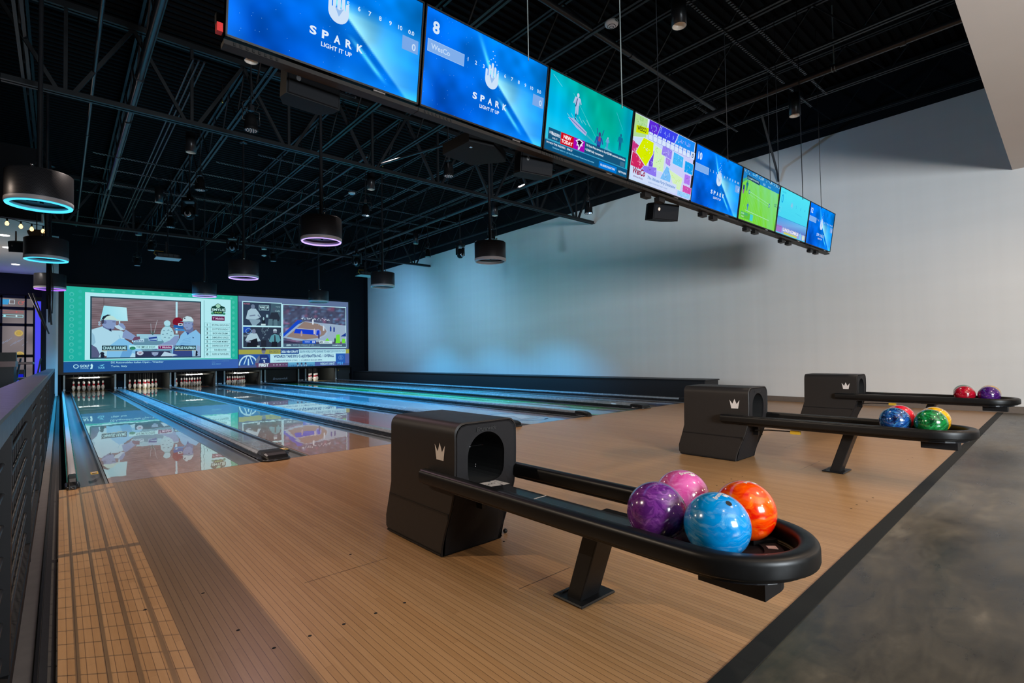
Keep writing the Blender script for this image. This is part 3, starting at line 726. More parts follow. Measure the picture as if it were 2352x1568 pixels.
def figure(p, cx, cy, k, body, legs, head, lean=0):
    """blurred small standing sportsman"""
    p.poly([(cx - .16 * k, cy), (cx - .02 * k, cy), (cx + .02 * k + lean, cy + .8 * k), (cx - .2 * k + lean, cy + .8 * k)], legs)
    p.poly([(cx + .06 * k, cy + .02 * k), (cx + .2 * k, cy + .05 * k), (cx + .2 * k + lean, cy + .8 * k), (cx + lean, cy + .8 * k)], legs)
    p.poly([(cx - .24 * k + lean, cy + .75 * k), (cx + .22 * k + lean, cy + .75 * k), (cx + .3 * k + lean, cy + 1.35 * k), (cx - .28 * k + lean, cy + 1.35 * k)], body)
    p.line(cx - .26 * k + lean, cy + 1.3 * k, cx - .42 * k + lean, cy + .8 * k, .12 * k, body); p.line(cx + .28 * k + lean, cy + 1.3 * k, cx + .45 * k + lean, cy + .9 * k, .12 * k, body)
    p.ell(cx + .02 * k + lean, cy + 1.52 * k, .14 * k, .17 * k, head, 12)
def football(p):
    def bg(u, v):
        c = mixc((0, 186, 236), (0, 176, 160), np.clip((u + v - .75) * 1.6, 0, 1))
        g = np.exp(-((u - .62) ** 2 / .05 + (v - .55) ** 2 / .12)); c = c * (1 - g[..., None] * .7) + np.array([0, 168, 138]) * g[..., None] * .7
        l = np.clip(1 - (v + u * .15) * 2.0, 0, 1) * np.clip(1.3 - u, 0, 1); c = c * (1 - l[..., None] * .9) + np.array([95, 205, 222]) * l[..., None] * .9
        r = np.exp(-((u - 1) ** 2 / .02 + (v - .8) ** 2 / .2)); c = c * (1 - r[..., None] * .6) + np.array([0, 150, 215]) * r[..., None] * .6
        return c * (.93 + .14 * vnoise(u, v, 18, 5, 2)[..., None])
    p.field(0, 0, 16, 9, 64, 36, bg)
    p.line(.6, 8.6, 2.2, 7.7, .05, (120, 215, 235)); p.line(4.2, 7.6, 9.0, 3.6, .06, (70, 200, 205)); p.line(12.6, 7.8, 14.2, 6.0, .05, (70, 195, 225))
    for k in range(14): p.line(4.8 + .25 * k, 4.5 - .1 * k, 6.0 + .3 * k, 3.6 - .08 * k, .05, (60, 175, 190))
    figure(p, 5.0, 5.3, 1.5, (180, 195, 230), (170, 190, 225), (205, 210, 235)); p.line(4.75, 6.2, 4.95, 7.2, .14, (45, 60, 120)); p.rect(4.85, 4.7, 5.0, 5.4, (40, 55, 110))
    p.poly([(3.6, 4.6), (4.6, 4.75), (7.2, 3.75), (7.0, 3.3), (5.2, 3.8)], (172, 182, 226)); p.line(3.9, 4.6, 7.0, 3.6, .1, (95, 105, 175))
    for k in range(6): p.line(3.4 + .7 * k, 5.0 + .2 * (k % 2), 4.1 + .7 * k, 4.6, .08, (120, 205, 220))
    figure(p, 9.6, 1.5, 1.75, (40, 78, 165), (36, 52, 130), (60, 70, 130)); p.poly([(9.45, 3.3), (9.9, 3.3), (9.85, 3.9), (9.5, 3.9)], (150, 60, 110)); p.line(9.25, 4.1, 9.0, 4.8, .12, (40, 70, 150)); p.line(10.05, 4.0, 10.4, 4.9, .12, (40, 70, 150))
    figure(p, 11.3, 2.9, .8, (110, 160, 215), (90, 140, 205), (170, 185, 225)); figure(p, 13.9, 3.2, 1.3, (20, 110, 150), (20, 100, 140), (25, 100, 140))
    p.poly([(10.4, 2.0), (13.2, 1.6), (12.6, 2.6), (11.0, 3.0)], (75, 175, 205))
    p.rect(0.0, 0, 16, 1.25, (12, 84, 128)); p.rect(0.55, 1.3, 2.6, 2.6, (22, 84, 122)); p.text('NFL', .75, 1.95, .3, (225, 238, 250)); p.text('INSIDERS', 1.15, 1.85, .36, (225, 238, 250), w=1.35, bold=.03); p.text('8:05 ET', 1.3, 1.45, .2, (200, 220, 240))
    p.rect(2.65, 1.25, 4.95, 2.6, (206, 8, 28)); p.text('NEW', 3.8, 1.98, .44, (255, 238, 240), anchor='c', bold=.04); p.text('TODAY', 3.8, 1.42, .44, (255, 238, 240), anchor='c', bold=.04)
    p.rect(4.95, 1.25, 7.0, 2.6, (165, 6, 178))
    p.poly([(5.25, 2.3), (5.9, 2.62), (6.75, 2.4), (6.5, 2.1), (6.62, 1.9), (6.3, 1.85), (6.05, 1.35), (5.8, 1.3), (5.85, 1.8), (5.5, 1.75), (5.6, 2.1)], (235, 228, 245)); p.poly([(5.5, 2.28), (6.0, 2.48), (6.5, 2.32), (6.2, 2.05), (6.1, 1.75), (5.95, 1.5), (6.0, 1.95), (5.7, 1.92), (5.75, 2.2)], (30, 10, 40))
    p.rect(7.0, 1.25, 15.45, 2.6, (22, 84, 122)); p.text('TE Kyle Pitts agrees to 3-yr/$54M contract extension', 7.2, 2.05, .36, (228, 240, 250), w=8.1, bold=.02); p.text('\u2022 $36M fully guaranteed', 7.1, 1.5, .36, (228, 240, 250), bold=.02, w=3.6)
    p.rect(14.3, 1.3, 15.3, 1.9, (60, 110, 140))
    p.rect(.0, 1.12, 16, 1.24, (50, 150, 190)); p.text('ON NFLN', .35, .8, .2, (225, 238, 250)); p.text('THE INSIDERS - 7PM ET', 1.6, .78, .24, (225, 238, 250), bold=.02); p.text('Daniel Jones returns on 1 year deal, Pitts extension, Falcons agree to new contract', 1.45, .35, .24, (120, 200, 235), w=7.6)
    p.rect(10.0, .12, 13.7, .95, (0, 120, 215)); p.text('NFL INSIDERS TONIGHT 7PM ET', 10.3, .4, .28, (225, 240, 252), w=3.1); p.text('NETWORK', 14.1, .4, .26, (225, 240, 252), bold=.02)
def party(p):
    p.field(0, 0, 16, 9, 24, 14, lambda u, v: mixc((196, 222, 248), (206, 204, 250), u))
    W = (214, 228, 250)
    def shard(pts, col, sp=10, c2=None):
        p.poly(pts, W); cx = sum(a for a, b in pts) / len(pts); cy = sum(b for a, b in pts) / len(pts)
        q = [(cx + (a - cx) * .94, cy + (b - cy) * .94) for a, b in pts]; p.poly(q, col)
        r = random.Random(int(cx * 100)); c2 = c2 or tuple(int(x * .72) for x in col)
        for _ in range(sp):
            t1, t2 = r.random(), r.random(); i = r.randrange(len(q)); a, b = q[i], q[(i + 1) % len(q)]
            x = cx + (a[0] + (b[0] - a[0]) * t1 - cx) * t2 * .9; y = cy + (a[1] + (b[1] - a[1]) * t1 - cy) * t2 * .9
            p.line(x, y, x + r.uniform(-.35, .35), y + r.uniform(-.3, .3) + .01, .05, c2 if r.random() < .6 else W)
    shard([(0, 5.7), (3.2, 6.3), (3.2, 9), (0, 9)], (176, 220, 150), 26, (90, 170, 90))
    shard([(3.2, 9), (16, 9), (16, 6.6), (9, 7.0), (3.3, 7.2)], (58, 66, 235), 30, (90, 120, 255)); shard([(3.3, 7.2), (5.6, 7.1), (6.4, 9), (3.4, 9)], (92, 40, 215), 10); shard([(10, 7), (16, 6.7), (16, 9), (11, 9)], (28, 140, 245), 16)
    shard([(0, 3.2), (2.4, 2.6), (2.2, 4.8), (0, 5.4)], (198, 50, 130), 16); shard([(0, 1.9), (4.2, 1.7), (4.0, 3.3), (.2, 3.9)], (205, 38, 96), 22, (250, 170, 200)); shard([(4.2, 2.6), (5.5, 2.7), (5.3, 5.2), (4.3, 4.6)], (110, 70, 215), 8)
    shard([(.9, 3.9), (2.4, 6.3), (5.0, 6.2), (5.1, 4.6), (3.6, 2.4)], (214, 235, 0), 22, (165, 195, 0))
    shard([(5.2, 2.4), (8.0, 2.6), (8.0, 5.6), (5.2, 6.0)], (208, 240, 186), 24, (150, 215, 90)); shard([(7.0, 5.0), (9.8, 4.8), (9.8, 6.2), (7.1, 6.6)], (150, 130, 240), 18); shard([(10, 4.4), (13.0, 4.3), (13.0, 6.0), (10.1, 6.2)], (70, 185, 250), 18); shard([(13.4, 3.9), (16, 3.9), (16, 5.6), (13.4, 5.7)], (20, 160, 240), 14)
    shard([(8.2, 4.0), (9.5, 3.8), (9.5, 4.8), (8.2, 4.9)], (170, 130, 235), 8); shard([(2.2, 1.7), (6.4, 1.5), (6.2, 2.9), (3.0, 2.5)], (140, 118, 240), 18); shard([(6.8, 1.0), (10, .6), (10, 3.4), (8.6, 3.8)], (120, 190, 248), 16); shard([(9.2, 3.4), (13.3, 2.9), (12.8, .9), (11.0, 1.0)], (212, 240, 190), 22, (190, 225, 80))
    shard([(13.6, 2.2), (15.4, 2.2), (15.4, 3.7), (13.6, 3.7)], (176, 120, 240), 12); shard([(13.4, .9), (16, .8), (16, 1.9), (13.4, 2.0)], (208, 80, 175), 10); shard([(12, .1), (16, .1), (16, .9), (12, .9)], (150, 205, 250), 14, (40, 120, 220))
    p.poly([(.35, 6.35), (3.2, 6.75), (3.2, 7.65), (.3, 7.35)], (205, 228, 0)); p.text('WESCO', .6, 6.75, .6, (60, 70, 20), w=2.1, bold=.03, rot=.05)
    p.text('0.0', .9, 8.1, .55, (150, 205, 120), bold=.03)
    for k in range(10):
        x = 3.35 + 1.12 * k; p.text(str(k + 1), x + .45, 7.75, .55, (135, 160, 250), anchor='c', bold=.02)
        p.rect(x, 6.2, x + .95, 7.3, (90, 110, 220)); p.rect(x + .04, 6.24, x + .91, 7.26, (214, 230, 252)); p.line(x, 6.95, x + .95, 6.95, .05, (110, 130, 225)); p.line(x + .48, 6.95, x + .48, 7.3, .05, (110, 130, 225))
    p.rect(14.6, 6.2, 15.75, 7.3, (205, 224, 252)); p.text('0', 15.2, 6.4, .7, (30, 60, 110), anchor='c', italic=.2)
    p.rect(.2, .2, 11.6, 1.55, (206, 222, 250)); p.text('WesCo', .5, .85, .95, (150, 20, 66), w=2.9, bold=.03, italic=.3, rot=.03); p.text('BOWL & SOCIAL', .75, .45, .22, (120, 90, 140))
    p.text('The Ultimate Party Destination', 4.0, .75, .55, (96, 140, 205), w=7.3, italic=.25); p.text('RESERVE YOUR NEXT PARTY TODAY', 4.3, .35, .2, (140, 165, 215), w=5)
def greenfield(p):
    p.field(0, 0, 16, 9, 60, 30, lambda u, v: mixc((120, 215, 55), (128, 220, 185), np.clip(v * .5 + .35 * (u - .3) + .5 * (vnoise(u + v * .2, v, 16, 2, 6) - .5), 0, 1)))
    p.poly([(0, 6.9), (3.0, 7.5), (16, 7.4), (16, 9), (0, 9)], (30, 130, 200))
    r = random.Random(4)
    for _ in range(150): x = r.uniform(0, 16); p.rect(x, 8.3 + r.uniform(0, .6), x + .18, 8.4 + r.uniform(0, .6), random.Random(x).choice([(120, 200, 235), (40, 90, 150), (170, 215, 235)]))
    p.poly([(1.4, 7.4), (6.8, 7.2), (6.8, 7.9), (1.5, 8.1)], (30, 66, 96)); p.text('CHAMPIONSHIPS', 1.8, 7.5, .32, (160, 205, 220), w=4.6); p.text('2026', 8.2, 7.6, .4, (150, 210, 240)); p.text('ROLEX', 10.5, 7.6, .3, (150, 210, 240))
    p.poly([(0, 6.4), (1.6, 7.2), (1.6, 7.7), (0, 7.0)], (70, 170, 140))
    figure(p, 1.9, 5.3, 1.1, (20, 110, 140), (20, 100, 130), (30, 90, 110)); p.rect(.4, 5.0, 1.0, 6.1, (40, 70, 130)); p.rect(.5, 4.6, .9, 5.3, (150, 90, 170))
    p.line(3.0, 5.4, 12.0, 4.6, .07, (170, 232, 200)); p.line(3.0, 4.9, 12.0, 4.1, .04, (160, 226, 190)); p.ell(3.0, 5.3, .28, .42, (40, 100, 165), 14); p.ell(12.0, 4.4, .3, .42, (40, 100, 165), 14); p.ell(3.0, 5.3, .16, .2, (160, 220, 200), 10); p.ell(12.0, 4.4, .16, .2, (160, 220, 200), 10)
    for k in range(22): p.line(.5 + k * .75, 0, 3 + k * .56, 7.2, .05, (150, 226, 130))
    figure(p, 3.0, 1.9, .9, (60, 130, 190), (70, 140, 190), (110, 140, 170)); p.line(2.2, 1.9, 12.5, 1.6, .09, (180, 232, 205))
    p.rect(.6, .35, 4.4, 1.5, (96, 190, 60)); p.rect(.6, .95, 3.4, 1.45, (80, 180, 110)); p.text('SINNER', .8, 1.05, .26, (190, 235, 190)); p.text('ZVEREV', .8, .5, .26, (190, 235, 190)); p.rect(4.4, .35, 5.6, 1.5, (70, 205, 210))
    p.text('CC', 14.2, 4.6, .6, (40, 80, 140))
def cyan(p):
    p.field(0, 0, 16, 9, 30, 20, lambda u, v: mixc((70, 205, 240), (80, 225, 245), v + .2 * vnoise(u, v, 6, 6, 8)))
    p.text('0', 1.1, 6.1, 1.7, (20, 160, 225), w=.95, bold=.01); p.text('PLAYER 1', 1.2, 8.1, .35, (40, 190, 220))
    p.ring(6.6, 6.4, .45, .6, (120, 200, 240)); p.text('8', 6.6, 6.1, .6, (225, 150, 190), anchor='c')
    for k in range(3): p.text(str(k + 2), 9 + 2.4 * k, 6.2, .6, (60, 185, 225), anchor='c')
    p.line(9, 5.2, 12.5, 5.0, .06, (60, 185, 225)); p.frame(0, 4.3, 1.5, 5.3, .06, (120, 215, 240)); p.text('P', .35, 4.5, .6, (70, 110, 190))
    p.grad([(0, 1.4), (16, 1.4), (16, 3.3), (0, 3.3)], [(120, 150, 220), (90, 120, 200), (110, 190, 240), (60, 165, 235)]); p.line(0, 3.3, 16, 3.3, .06, (30, 120, 190))
    p.rect(0, .2, 16, 1.4, (150, 165, 228)); p.rect(.2, .3, 3.0, 1.6, (160, 120, 200)); p.text('LUNCH COMBOS', 3.6, .75, .75, (240, 235, 240), w=8.3, bold=.04); p.rect(4.2, .2, 11.2, .65, (200, 205, 110)); p.ell(13.0, .85, .6, .7, (130, 200, 240)); p.ell(14.8, .8, .7, .6, (200, 220, 210))
    p.line(0, 1.4, 16, 1.4, .05, (90, 110, 190))
TVL = ['leftmost hanging score screen, blue hand emblem, cut by the top edge', 'hanging score screen with a blue hand emblem and the number 8', 'hanging screen showing a teal football broadcast with a red caption',
       'hanging score screen with a purple and yellow party collage', 'hanging score screen with a blue hand emblem and the number 10', 'hanging screen showing a bright green sports field',
       'hanging cyan score screen with a lunch caption', 'rightmost hanging score screen, blue with the number 12']
Vup = (TT - TB).normalized(); Nn = Vector((1, 0, 0)).cross(Vup).normalized()   # faces the bowlers
for k in range(NTV):
    x0 = TX0 + TW * k + .006; x1 = x0 + TW - .014
    t = thing('television', TVL[k], 'television', ((x0 + x1) / 2, -3.03, 2.757), 'row of score screens over the approach')
    def Q(x, h, d): return Vector((x, 0, 0)) + TB + Vup * h - Nn * d
    H = (TT - TB).length
    b = MB()
    for (a, c, h0, h1) in ((x0, x1, 0, .011), (x0, x1, H - .009, H), (x0, x0 + .009, 0, H), (x1 - .009, x1, 0, H)):
        b.loft([[Q(a, h0, -.004), Q(c, h0, -.004), Q(c, h1, -.004), Q(a, h1, -.004)], [Q(a, h0, .05), Q(c, h0, .05), Q(c, h1, .05), Q(a, h1, .05)]], caps=True, smooth=False)
    b.build('bezel', M['black'], t)
    b = MB(); b.loft([[Q(x0, 0, .006), Q(x1, 0, .006), Q(x1, H, .006), Q(x0, H, .006)], [Q(x0, 0, .05), Q(x1, 0, .05), Q(x1, H, .05), Q(x0, H, .05)], [Q(x0 + .15, .08, .09), Q(x1 - .15, .08, .09), Q(x1 - .15, H - .1, .09), Q(x0 + .15, H - .1, .09)]], caps=True, smooth=False)
    b.build('casing', M['black'], t)
    P = Pic(Q(x0 + .008, .010, .0045), (x1 - x0 - .016, 0, 0), Vup * (H - .018), 16, 9, .00005)
    {0: lambda p: spark(p, 7, ''), 1: lambda p: spark(p, 8, 'WesCo'), 2: football, 3: party, 4: lambda p: spark(p, 10, ''), 5: greenfield, 6: cyan, 7: lambda p: spark(p, 12, '')}[k](P)
    P.build('screen', t)
    b = MB(); c = (x0 + x1) / 2
    b.box(c + .25, c + .33, -3.035, -2.99, 2.744, 2.752); b.build('badge', M['chrome'], t)
    # lower trim strip and mount under each screen
    b = MB(); b.box(x0 - .004, x1 + .006, -3.02, -2.95, 2.722, 2.746)
    for q in range(8): b.box(x0 + .04 + q * .03, x0 + .052 + q * .03, -3.024, -3.02, 2.726, 2.742, 1)
    b.build('mount_rail', [M['trim'], M['dark']], t)
    for q in (.3, .52):
        if k in (3, 4, 5, 6, 7):
            b = MB(); b.box(x0 + TW * q, x0 + TW * q + .11, -2.99, -2.93, 2.675, 2.722); b.build('bracket', M['black'], t)
t = thing('screen_truss', 'black steel bar frame carrying the row of hanging screens from behind', 'support frame', (5.2, -2.85, 2.9))
for z in (2.92, 3.3):
    b = MB(); b.box(TX0, TX0 + TW * NTV, -2.86, -2.82, z, z + .05); b.build('crossbar', M['steel'], t)
CAB = [(2.661, 'nearest hanging cable above the row of screens'), (3.834, 'bright hanging cable over the teal football screen'), (4.439, 'hanging cable over the party collage screen'), (5.889, 'hanging cable over the screen numbered 10'),
       (7.092, 'hanging cable at the left end of the green field screen'), (7.381, 'hanging cable over the green field screen'), (8.253, 'thick hanging cable over the cyan screen'), (9.039, 'last hanging cable, over the screen numbered 12')]
for i, (x, lab) in enumerate(CAB):
    b = MB(); b.tube([(x, -3.16, 3.33), (x, -3.16, 6.38)], .0042 if i not in (1, 6) else .0058, 6)
    tag(b.build('hanging_cable', M['post'] if i < 2 else M['steel2']), lab, 'cable', 'cables carrying the screens')
b = MB(); b.box(.585, .612, -3.06, -3.02, 2.755, 2.80); tag(b.build('hanging_tag', M['red']), 'small red tag at the left end of the screens', 'tag')
# speakers under the screens
def speaker(x, y, z, w, h, d, yaw, tilt, lab, grp='speakers under the row of screens'):
    t = thing('hanging_loudspeaker', lab, 'speaker', (x, y, z), grp)
    R = Matrix.Rotation(yaw, 4, 'Z') @ Matrix.Rotation(tilt, 4, 'X')
    def T(a, c, e): return Vector((x, y, z)) + R @ Vector((a, c, e))
    poly = [(-w / 2, -d / 2), (w / 2, -d / 2), (w / 2, 0), (w * .34, d / 2), (-w * .34, d / 2), (-w / 2, 0)]
    b = MB(); b.loft([[T(a, c, -h / 2) for a, c in poly], [T(a, c, h / 2) for a, c in poly]], caps=True, smooth=False); b.build('cabinet', M['speaker'], t)
    b = MB(); b.loft([[T(a, -d / 2 - .001, e) for a, e in ((-w * .48, -h * .47), (w * .48, -h * .47), (w * .48, h * .47), (-w * .48, h * .47))], [T(a, -d / 2 - .008, e) for a, e in ((-w * .46, -h * .44), (w * .46, -h * .44), (w * .46, h * .44), (-w * .46, h * .44))]], caps=True, smooth=False); g = b.build('grille', M['grille'], t)
    b = MB(); n = 10; b.add([T(-w * .30 + .014 * math.cos(2 * PI * k / n), -d / 2 - .0095, h * .12 + .02 * math.sin(2 * PI * k / n)) for k in range(n)], [tuple(range(n))]); b.build('badge', M['chrome'], g)
    b = MB(); q = T(-w * .2, d * .1, h / 2); b.box(q.x - .012, q.x + .012, q.y - .012, q.y + .012, z, 2.745 if z < 2.7 else z + (.1 if z < 3 else .3)); b.build('bracket', M['steel2'], t)
speaker(1.15, -2.74, 2.755, .33, .17, .20, .05, .12, 'black speaker under the leftmost blue screen')
t0 = thing('hanging_subwoofer', 'square black box under the screen numbered 8', 'speaker', (2.45, -2.72, 2.72), 'speakers under the row of screens')
b = MB(); b.prism([(2.31, -2.86), (2.52, -2.90), (2.80, -2.72), (2.62, -2.48), (2.30, -2.52)], 2.715, 2.80, 'xy'); b.build('cabinet', M['speaker'], t0); b = MB(); b.box(2.37, 2.39, -2.8, -2.78, 2.708, 2.715); b.build('screw', M['chrome'], t0)
speaker(3.03, -2.78, 2.725, .32, .19, .2, -.2, .15, 'black speaker under the seam left of the football screen')
speaker(5.10, -2.73, 2.685, .34, .18, .22, -.35, .2, 'black angled speaker under the party collage screen')

# ================================================================== PROJECTED PICTURE
t = thing('projection_screen', 'huge wide lit picture with golf show and sports broadcast over the pins', 'screen', (5.5, 18.95, .77))
SX0, SX1, SZ0, SZ1 = .105, 10.9, .775, 3.945
P = Pic((SX0, 18.955, SZ0), (SX1 - SX0, 0, 0), (0, 0, SZ1 - SZ0), 100, 30, .0004)
cols_white = (176, 232, 240)
def golf(p):
    p.field(0, 3.3, 53.4, 30, 40, 10, lambda u, v: mixc((30, 172, 160), (44, 180, 152), .6 * v + .4 * u))
    for k in range(11): p.ell(2.0, 5.3 + 2.2 * k, .62, .75, (70, 190, 178), 12); p.ell(2.0, 5.2 + 2.2 * k, .36, .5, (36, 170, 158), 10)
    for k in range(11): p.ell(4.2, 6.4 + 2.2 * k, .5, .6, (48, 180, 168), 10)
    for k in range(11): p.ell(51.8, 5.3 + 2.2 * k, .5, .65, (70, 190, 170), 10)
    for k in range(16): p.ell(7.5 + 2.9 * k, 29.0 - .1 * (k % 2), .5, .38, (72, 192, 172), 10)
    p.rect(5.5, 4.2, 50.8, 28.2, cols_white); p.rect(6.9, 4.6, 40.4, 26.9, (26, 66, 84)); 
    X0, Y0, X1, Y1 = 7.3, 5.0, 40.1, 26.5
    p.field(X0, Y0, X1, Y1, 50, 46, lambda u, v: (mixc((98, 72, 78), (122, 112, 120), np.clip(v * 1.1 - .1 + .3 * (vnoise(u, v, 5, 22, 11) - .5), 0, 1)) * (.85 + .3 * vnoise(u, v, 10, 40, 12))[..., None]))
    for k in range(20): p.line(X0, 13.5 + k * .66, X1, 13.5 + k * .64, .06, (150, 142, 150))
    p.line(10.6, 12, 10.6, 26.5, .12, (80, 62, 70))
    # lamp shade, white strip
    p.grad([(9.6, 18.2), (17.4, 18.4), (17.0, 23.3), (10.6, 23.7)], [(140, 215, 232), (172, 228, 240), (180, 232, 242), (150, 220, 235)])
    p.rect(32.0, 14.0, 32.6, 26.3, (176, 224, 238)); p.ell(9.4, 17.6, .35, .4, (150, 175, 195)); p.ell(9.4, 16.8, .35, .4, (150, 175, 195))
    # table, jar, plant, books
    p.rect(19.0, 5.0, 36, 12.0, (96, 140, 165)); p.rect(20, 12.0, 33, 13.6, (146, 196, 214)); p.rect(18.6, 10.6, 22.2, 11.9, (174, 214, 230)); p.text('PORTA', 19.0, 10.7, .7, (30, 60, 130))
    p.poly([(23.6, 11.0), (26.0, 11.0), (26.2, 13.4), (23.4, 13.4)], (150, 190, 220)); p.line(23.6, 12.0, 26.1, 12.4, .6, (32, 60, 140)); p.line(23.8, 11.4, 26, 11.2, .4, (40, 70, 150))
    for a in (-2.0, -1.2, -.4, .5, 1.4, 2.0): p.line(24.8, 13.3, 24.8 + a * .5, 15.0, .14, (64, 96, 92))
    p.line(24.4, 14, 24.2, 17.6, .09, (170, 190, 205)); p.line(25.2, 14, 26.2, 19.0, .09, (185, 200, 210)); p.rect(26.3, 11.0, 27.6, 13.0, (150, 205, 225))
    p.ell(29.3, 13.6, 2.1, 3.2, (160, 208, 222), 24); p.rect(28.5, 16.6, 30.1, 17.4, (110, 170, 180)); p.ell(29.3, 17.9, 1.05, 1.1, (165, 214, 228)); p.rect(28.2, 10.0, 30.4, 11.4, (150, 200, 216))
    for r_, (a, c) in enumerate([(28.2, 15.0), (29.6, 15.2), (30.6, 14.6), (27.9, 13.6), (29.2, 13.8), (30.4, 13.2), (28.5, 12.4), (29.8, 12.2)]): p.poly([(a - .4, c - .12), (a + .1, c + .22), (a + .45, c - .08), (a, c - .02)], (26, 64, 96))
    p.ell(32.7, 18.4, 1.7, 1.9, (120, 22, 42)); p.poly([(31.2, 16.2), (34.6, 15.8), (34.4, 17.0), (31.4, 17.4)], (36, 96, 170)); p.rect(32.8, 17.0, 34.2, 18.0, (200, 220, 232)); p.rect(33.1, 17.3, 33.9, 17.7, (40, 50, 70)); p.poly([(31.5, 15.2), (35, 15.0), (35, 15.6), (31.7, 15.9)], (60, 140, 205))
    SK = (128, 150, 192); SKd = (96, 112, 156)
    # man on the left, drinking, seen three quarter
    p.poly([(7.3, 5.0), (7.3, 15.0), (10.2, 16.2), (12.6, 14.8), (15.4, 14.8), (17.1, 13.7), (16.4, 11.6), (15.6, 11.4), (15.2, 9.5), (11.6, 5.6), (9.0, 5.0)], (168, 212, 230))
    p.poly([(7.4, 9), (8.4, 10.4), (8.0, 13), (7.4, 14)], (138, 184, 208)); p.line(15.4, 11.5, 14.8, 13.2, .14, (130, 180, 205))
    p.poly([(10.4, 15.8), (12.4, 14.6), (13.6, 15.4), (13.6, 17.2), (10.2, 17.4)], SKd); p.poly([(11.9, 14.9), (12.8, 14.3), (12.6, 15.6)], (26, 40, 70))
    p.poly([(10.1, 18.4), (10.2, 16.6), (11.4, 15.6), (13.2, 15.4), (13.7, 16.2), (14.2, 16.6), (13.9, 17.2), (14.1, 18.5), (12.6, 18.8)], SK); p.ell(10.9, 17.7, .45, .65, SKd, 10); p.poly([(9.9, 18.7), (10.0, 16.9), (10.6, 17.3), (10.7, 18.6)], (58, 62, 84)); p.line(13.0, 17.9, 13.9, 17.9, .22, (60, 70, 104))
    p.poly([(10.0, 18.6), (10.4, 19.6), (11.6, 20.4), (13.2, 20.0), (14.2, 18.9), (15.4, 18.6), (15.3, 18.3), (12.5, 18.6)], (182, 220, 214)); p.poly([(10.0, 18.8), (10.4, 19.8), (11.6, 20.5), (12.6, 20.4), (11.4, 19.8), (10.5, 18.6)], (30, 40, 56))
    p.poly([(13.6, 16.5), (14.6, 16.8), (15.8, 17.2), (16.6, 16.2), (16.6, 15.0), (15.4, 14.9), (13.9, 15.8)], (176, 210, 228)); p.poly([(14.6, 17.0), (15.2, 17.6), (16.0, 17.4), (16.8, 16.0), (16.4, 15.0), (15.7, 15.8)], SK); p.rect(14.8, 17.3, 15.2, 18.4, (170, 210, 226))
    p.poly([(16.0, 14.0), (16.8, 15.2), (20.2, 12.4), (20.4, 11.4), (18.4, 11.3), (15.8, 12.2)], SK); p.poly([(18.6, 11.2), (21.0, 11.6), (20.9, 12.7), (19.4, 12.6)], (104, 70, 96))
    p.poly([(11.4, 5.0), (11.6, 8.6), (15.0, 11.9), (16.6, 11.6), (21.2, 8.0), (23.6, 5.0)], (124, 188, 230)); p.poly([(15.2, 5.0), (16.0, 7.6), (19.0, 8.2), (18.0, 5.0)], (98, 160, 212)); p.poly([(18.0, 5.0), (18.8, 6.6), (22, 5.0)], (170, 214, 236))
    p.poly([(7.3, 5.0), (7.3, 9.6), (8.6, 8.6), (9.6, 6.2), (9.2, 5.0)], (84, 92, 128)); p.ell(10.2, 6.4, .6, .6, (28, 34, 52), 10); p.ell(10.3, 5.5, .6, .6, (28, 34, 52), 10)
    # man on the right in a cap
    p.poly([(30.6, 5.0), (30.8, 7.8), (33.0, 11.4), (33.6, 13.4), (35.0, 15.0), (36.6, 14.2), (38.6, 15.6), (40.1, 13.8), (40.1, 7.0), (38, 5.0)], (126, 186, 228)); p.poly([(31.0, 5.0), (31.2, 8.2), (34.0, 9.6), (37.2, 8.6), (37.4, 5.0)], (52, 70, 130)); p.poly([(39.0, 9.5), (40.1, 9.0), (40.1, 5.0), (38.4, 5.0)], (140, 170, 205))
    for k in range(5): p.line(33.2 + .3 * k, 9.6 + .5 * k, 36.8, 9.2 + .8 * k, .14, (96, 156, 208))
    p.poly([(33.2, 13.2), (31.8, 9.0), (26.4, 8.4), (26.2, 9.4), (30.0, 11.2), (31.6, 13.0)], SK); p.poly([(26.6, 9.6), (25.2, 8.2), (25.6, 7.6), (28.2, 8.2), (28.4, 9.4)], SKd)
    p.poly([(35.2, 15.2), (36.4, 14.0), (37.8, 15.4), (37.6, 16.6), (35.4, 16.6)], SKd); p.poly([(34.5, 19.0), (34.4, 17.0), (35.4, 15.5), (36.6, 15.6), (37.5, 16.8), (37.6, 19.0)], SK); p.line(34.9, 18.1, 35.5, 18.1, .16, (60, 70, 104)); p.line(36.0, 18.1, 36.6, 18.1, .16, (60, 70, 104)); p.line(35.2, 16.5, 36.0, 16.5, .14, (84, 80, 112)); p.ell(37.5, 17.7, .3, .5, SKd, 8)
    p.poly([(34.2, 18.9), (34.5, 20.2), (35.6, 20.9), (37.0, 20.6), (37.8, 19.4), (37.7, 18.5), (36.4, 18.9), (33.4, 18.5)], (186, 216, 226)); p.line(33.4, 18.6, 37.7, 18.7, .22, (80, 130, 150)); p.ell(34.9, 20.0, .22, .32, (26, 32, 44), 8)
    p.poly([(35.2, 14.8), (35.9, 13.4), (36.4, 14.2)], (40, 70, 140)); p.poly([(37.4, 12.8), (37.6, 12.1), (38.0, 12.4)], (30, 50, 90))
    p.ell(38.7, 6.7, .5, .6, (28, 34, 52), 10); p.ell(38.7, 5.7, .5, .6, (28, 34, 52), 10); p.poly([(37.6, 5.0), (37.8, 7), (38.6, 7.8), (38.4, 5)], (150, 182, 210))
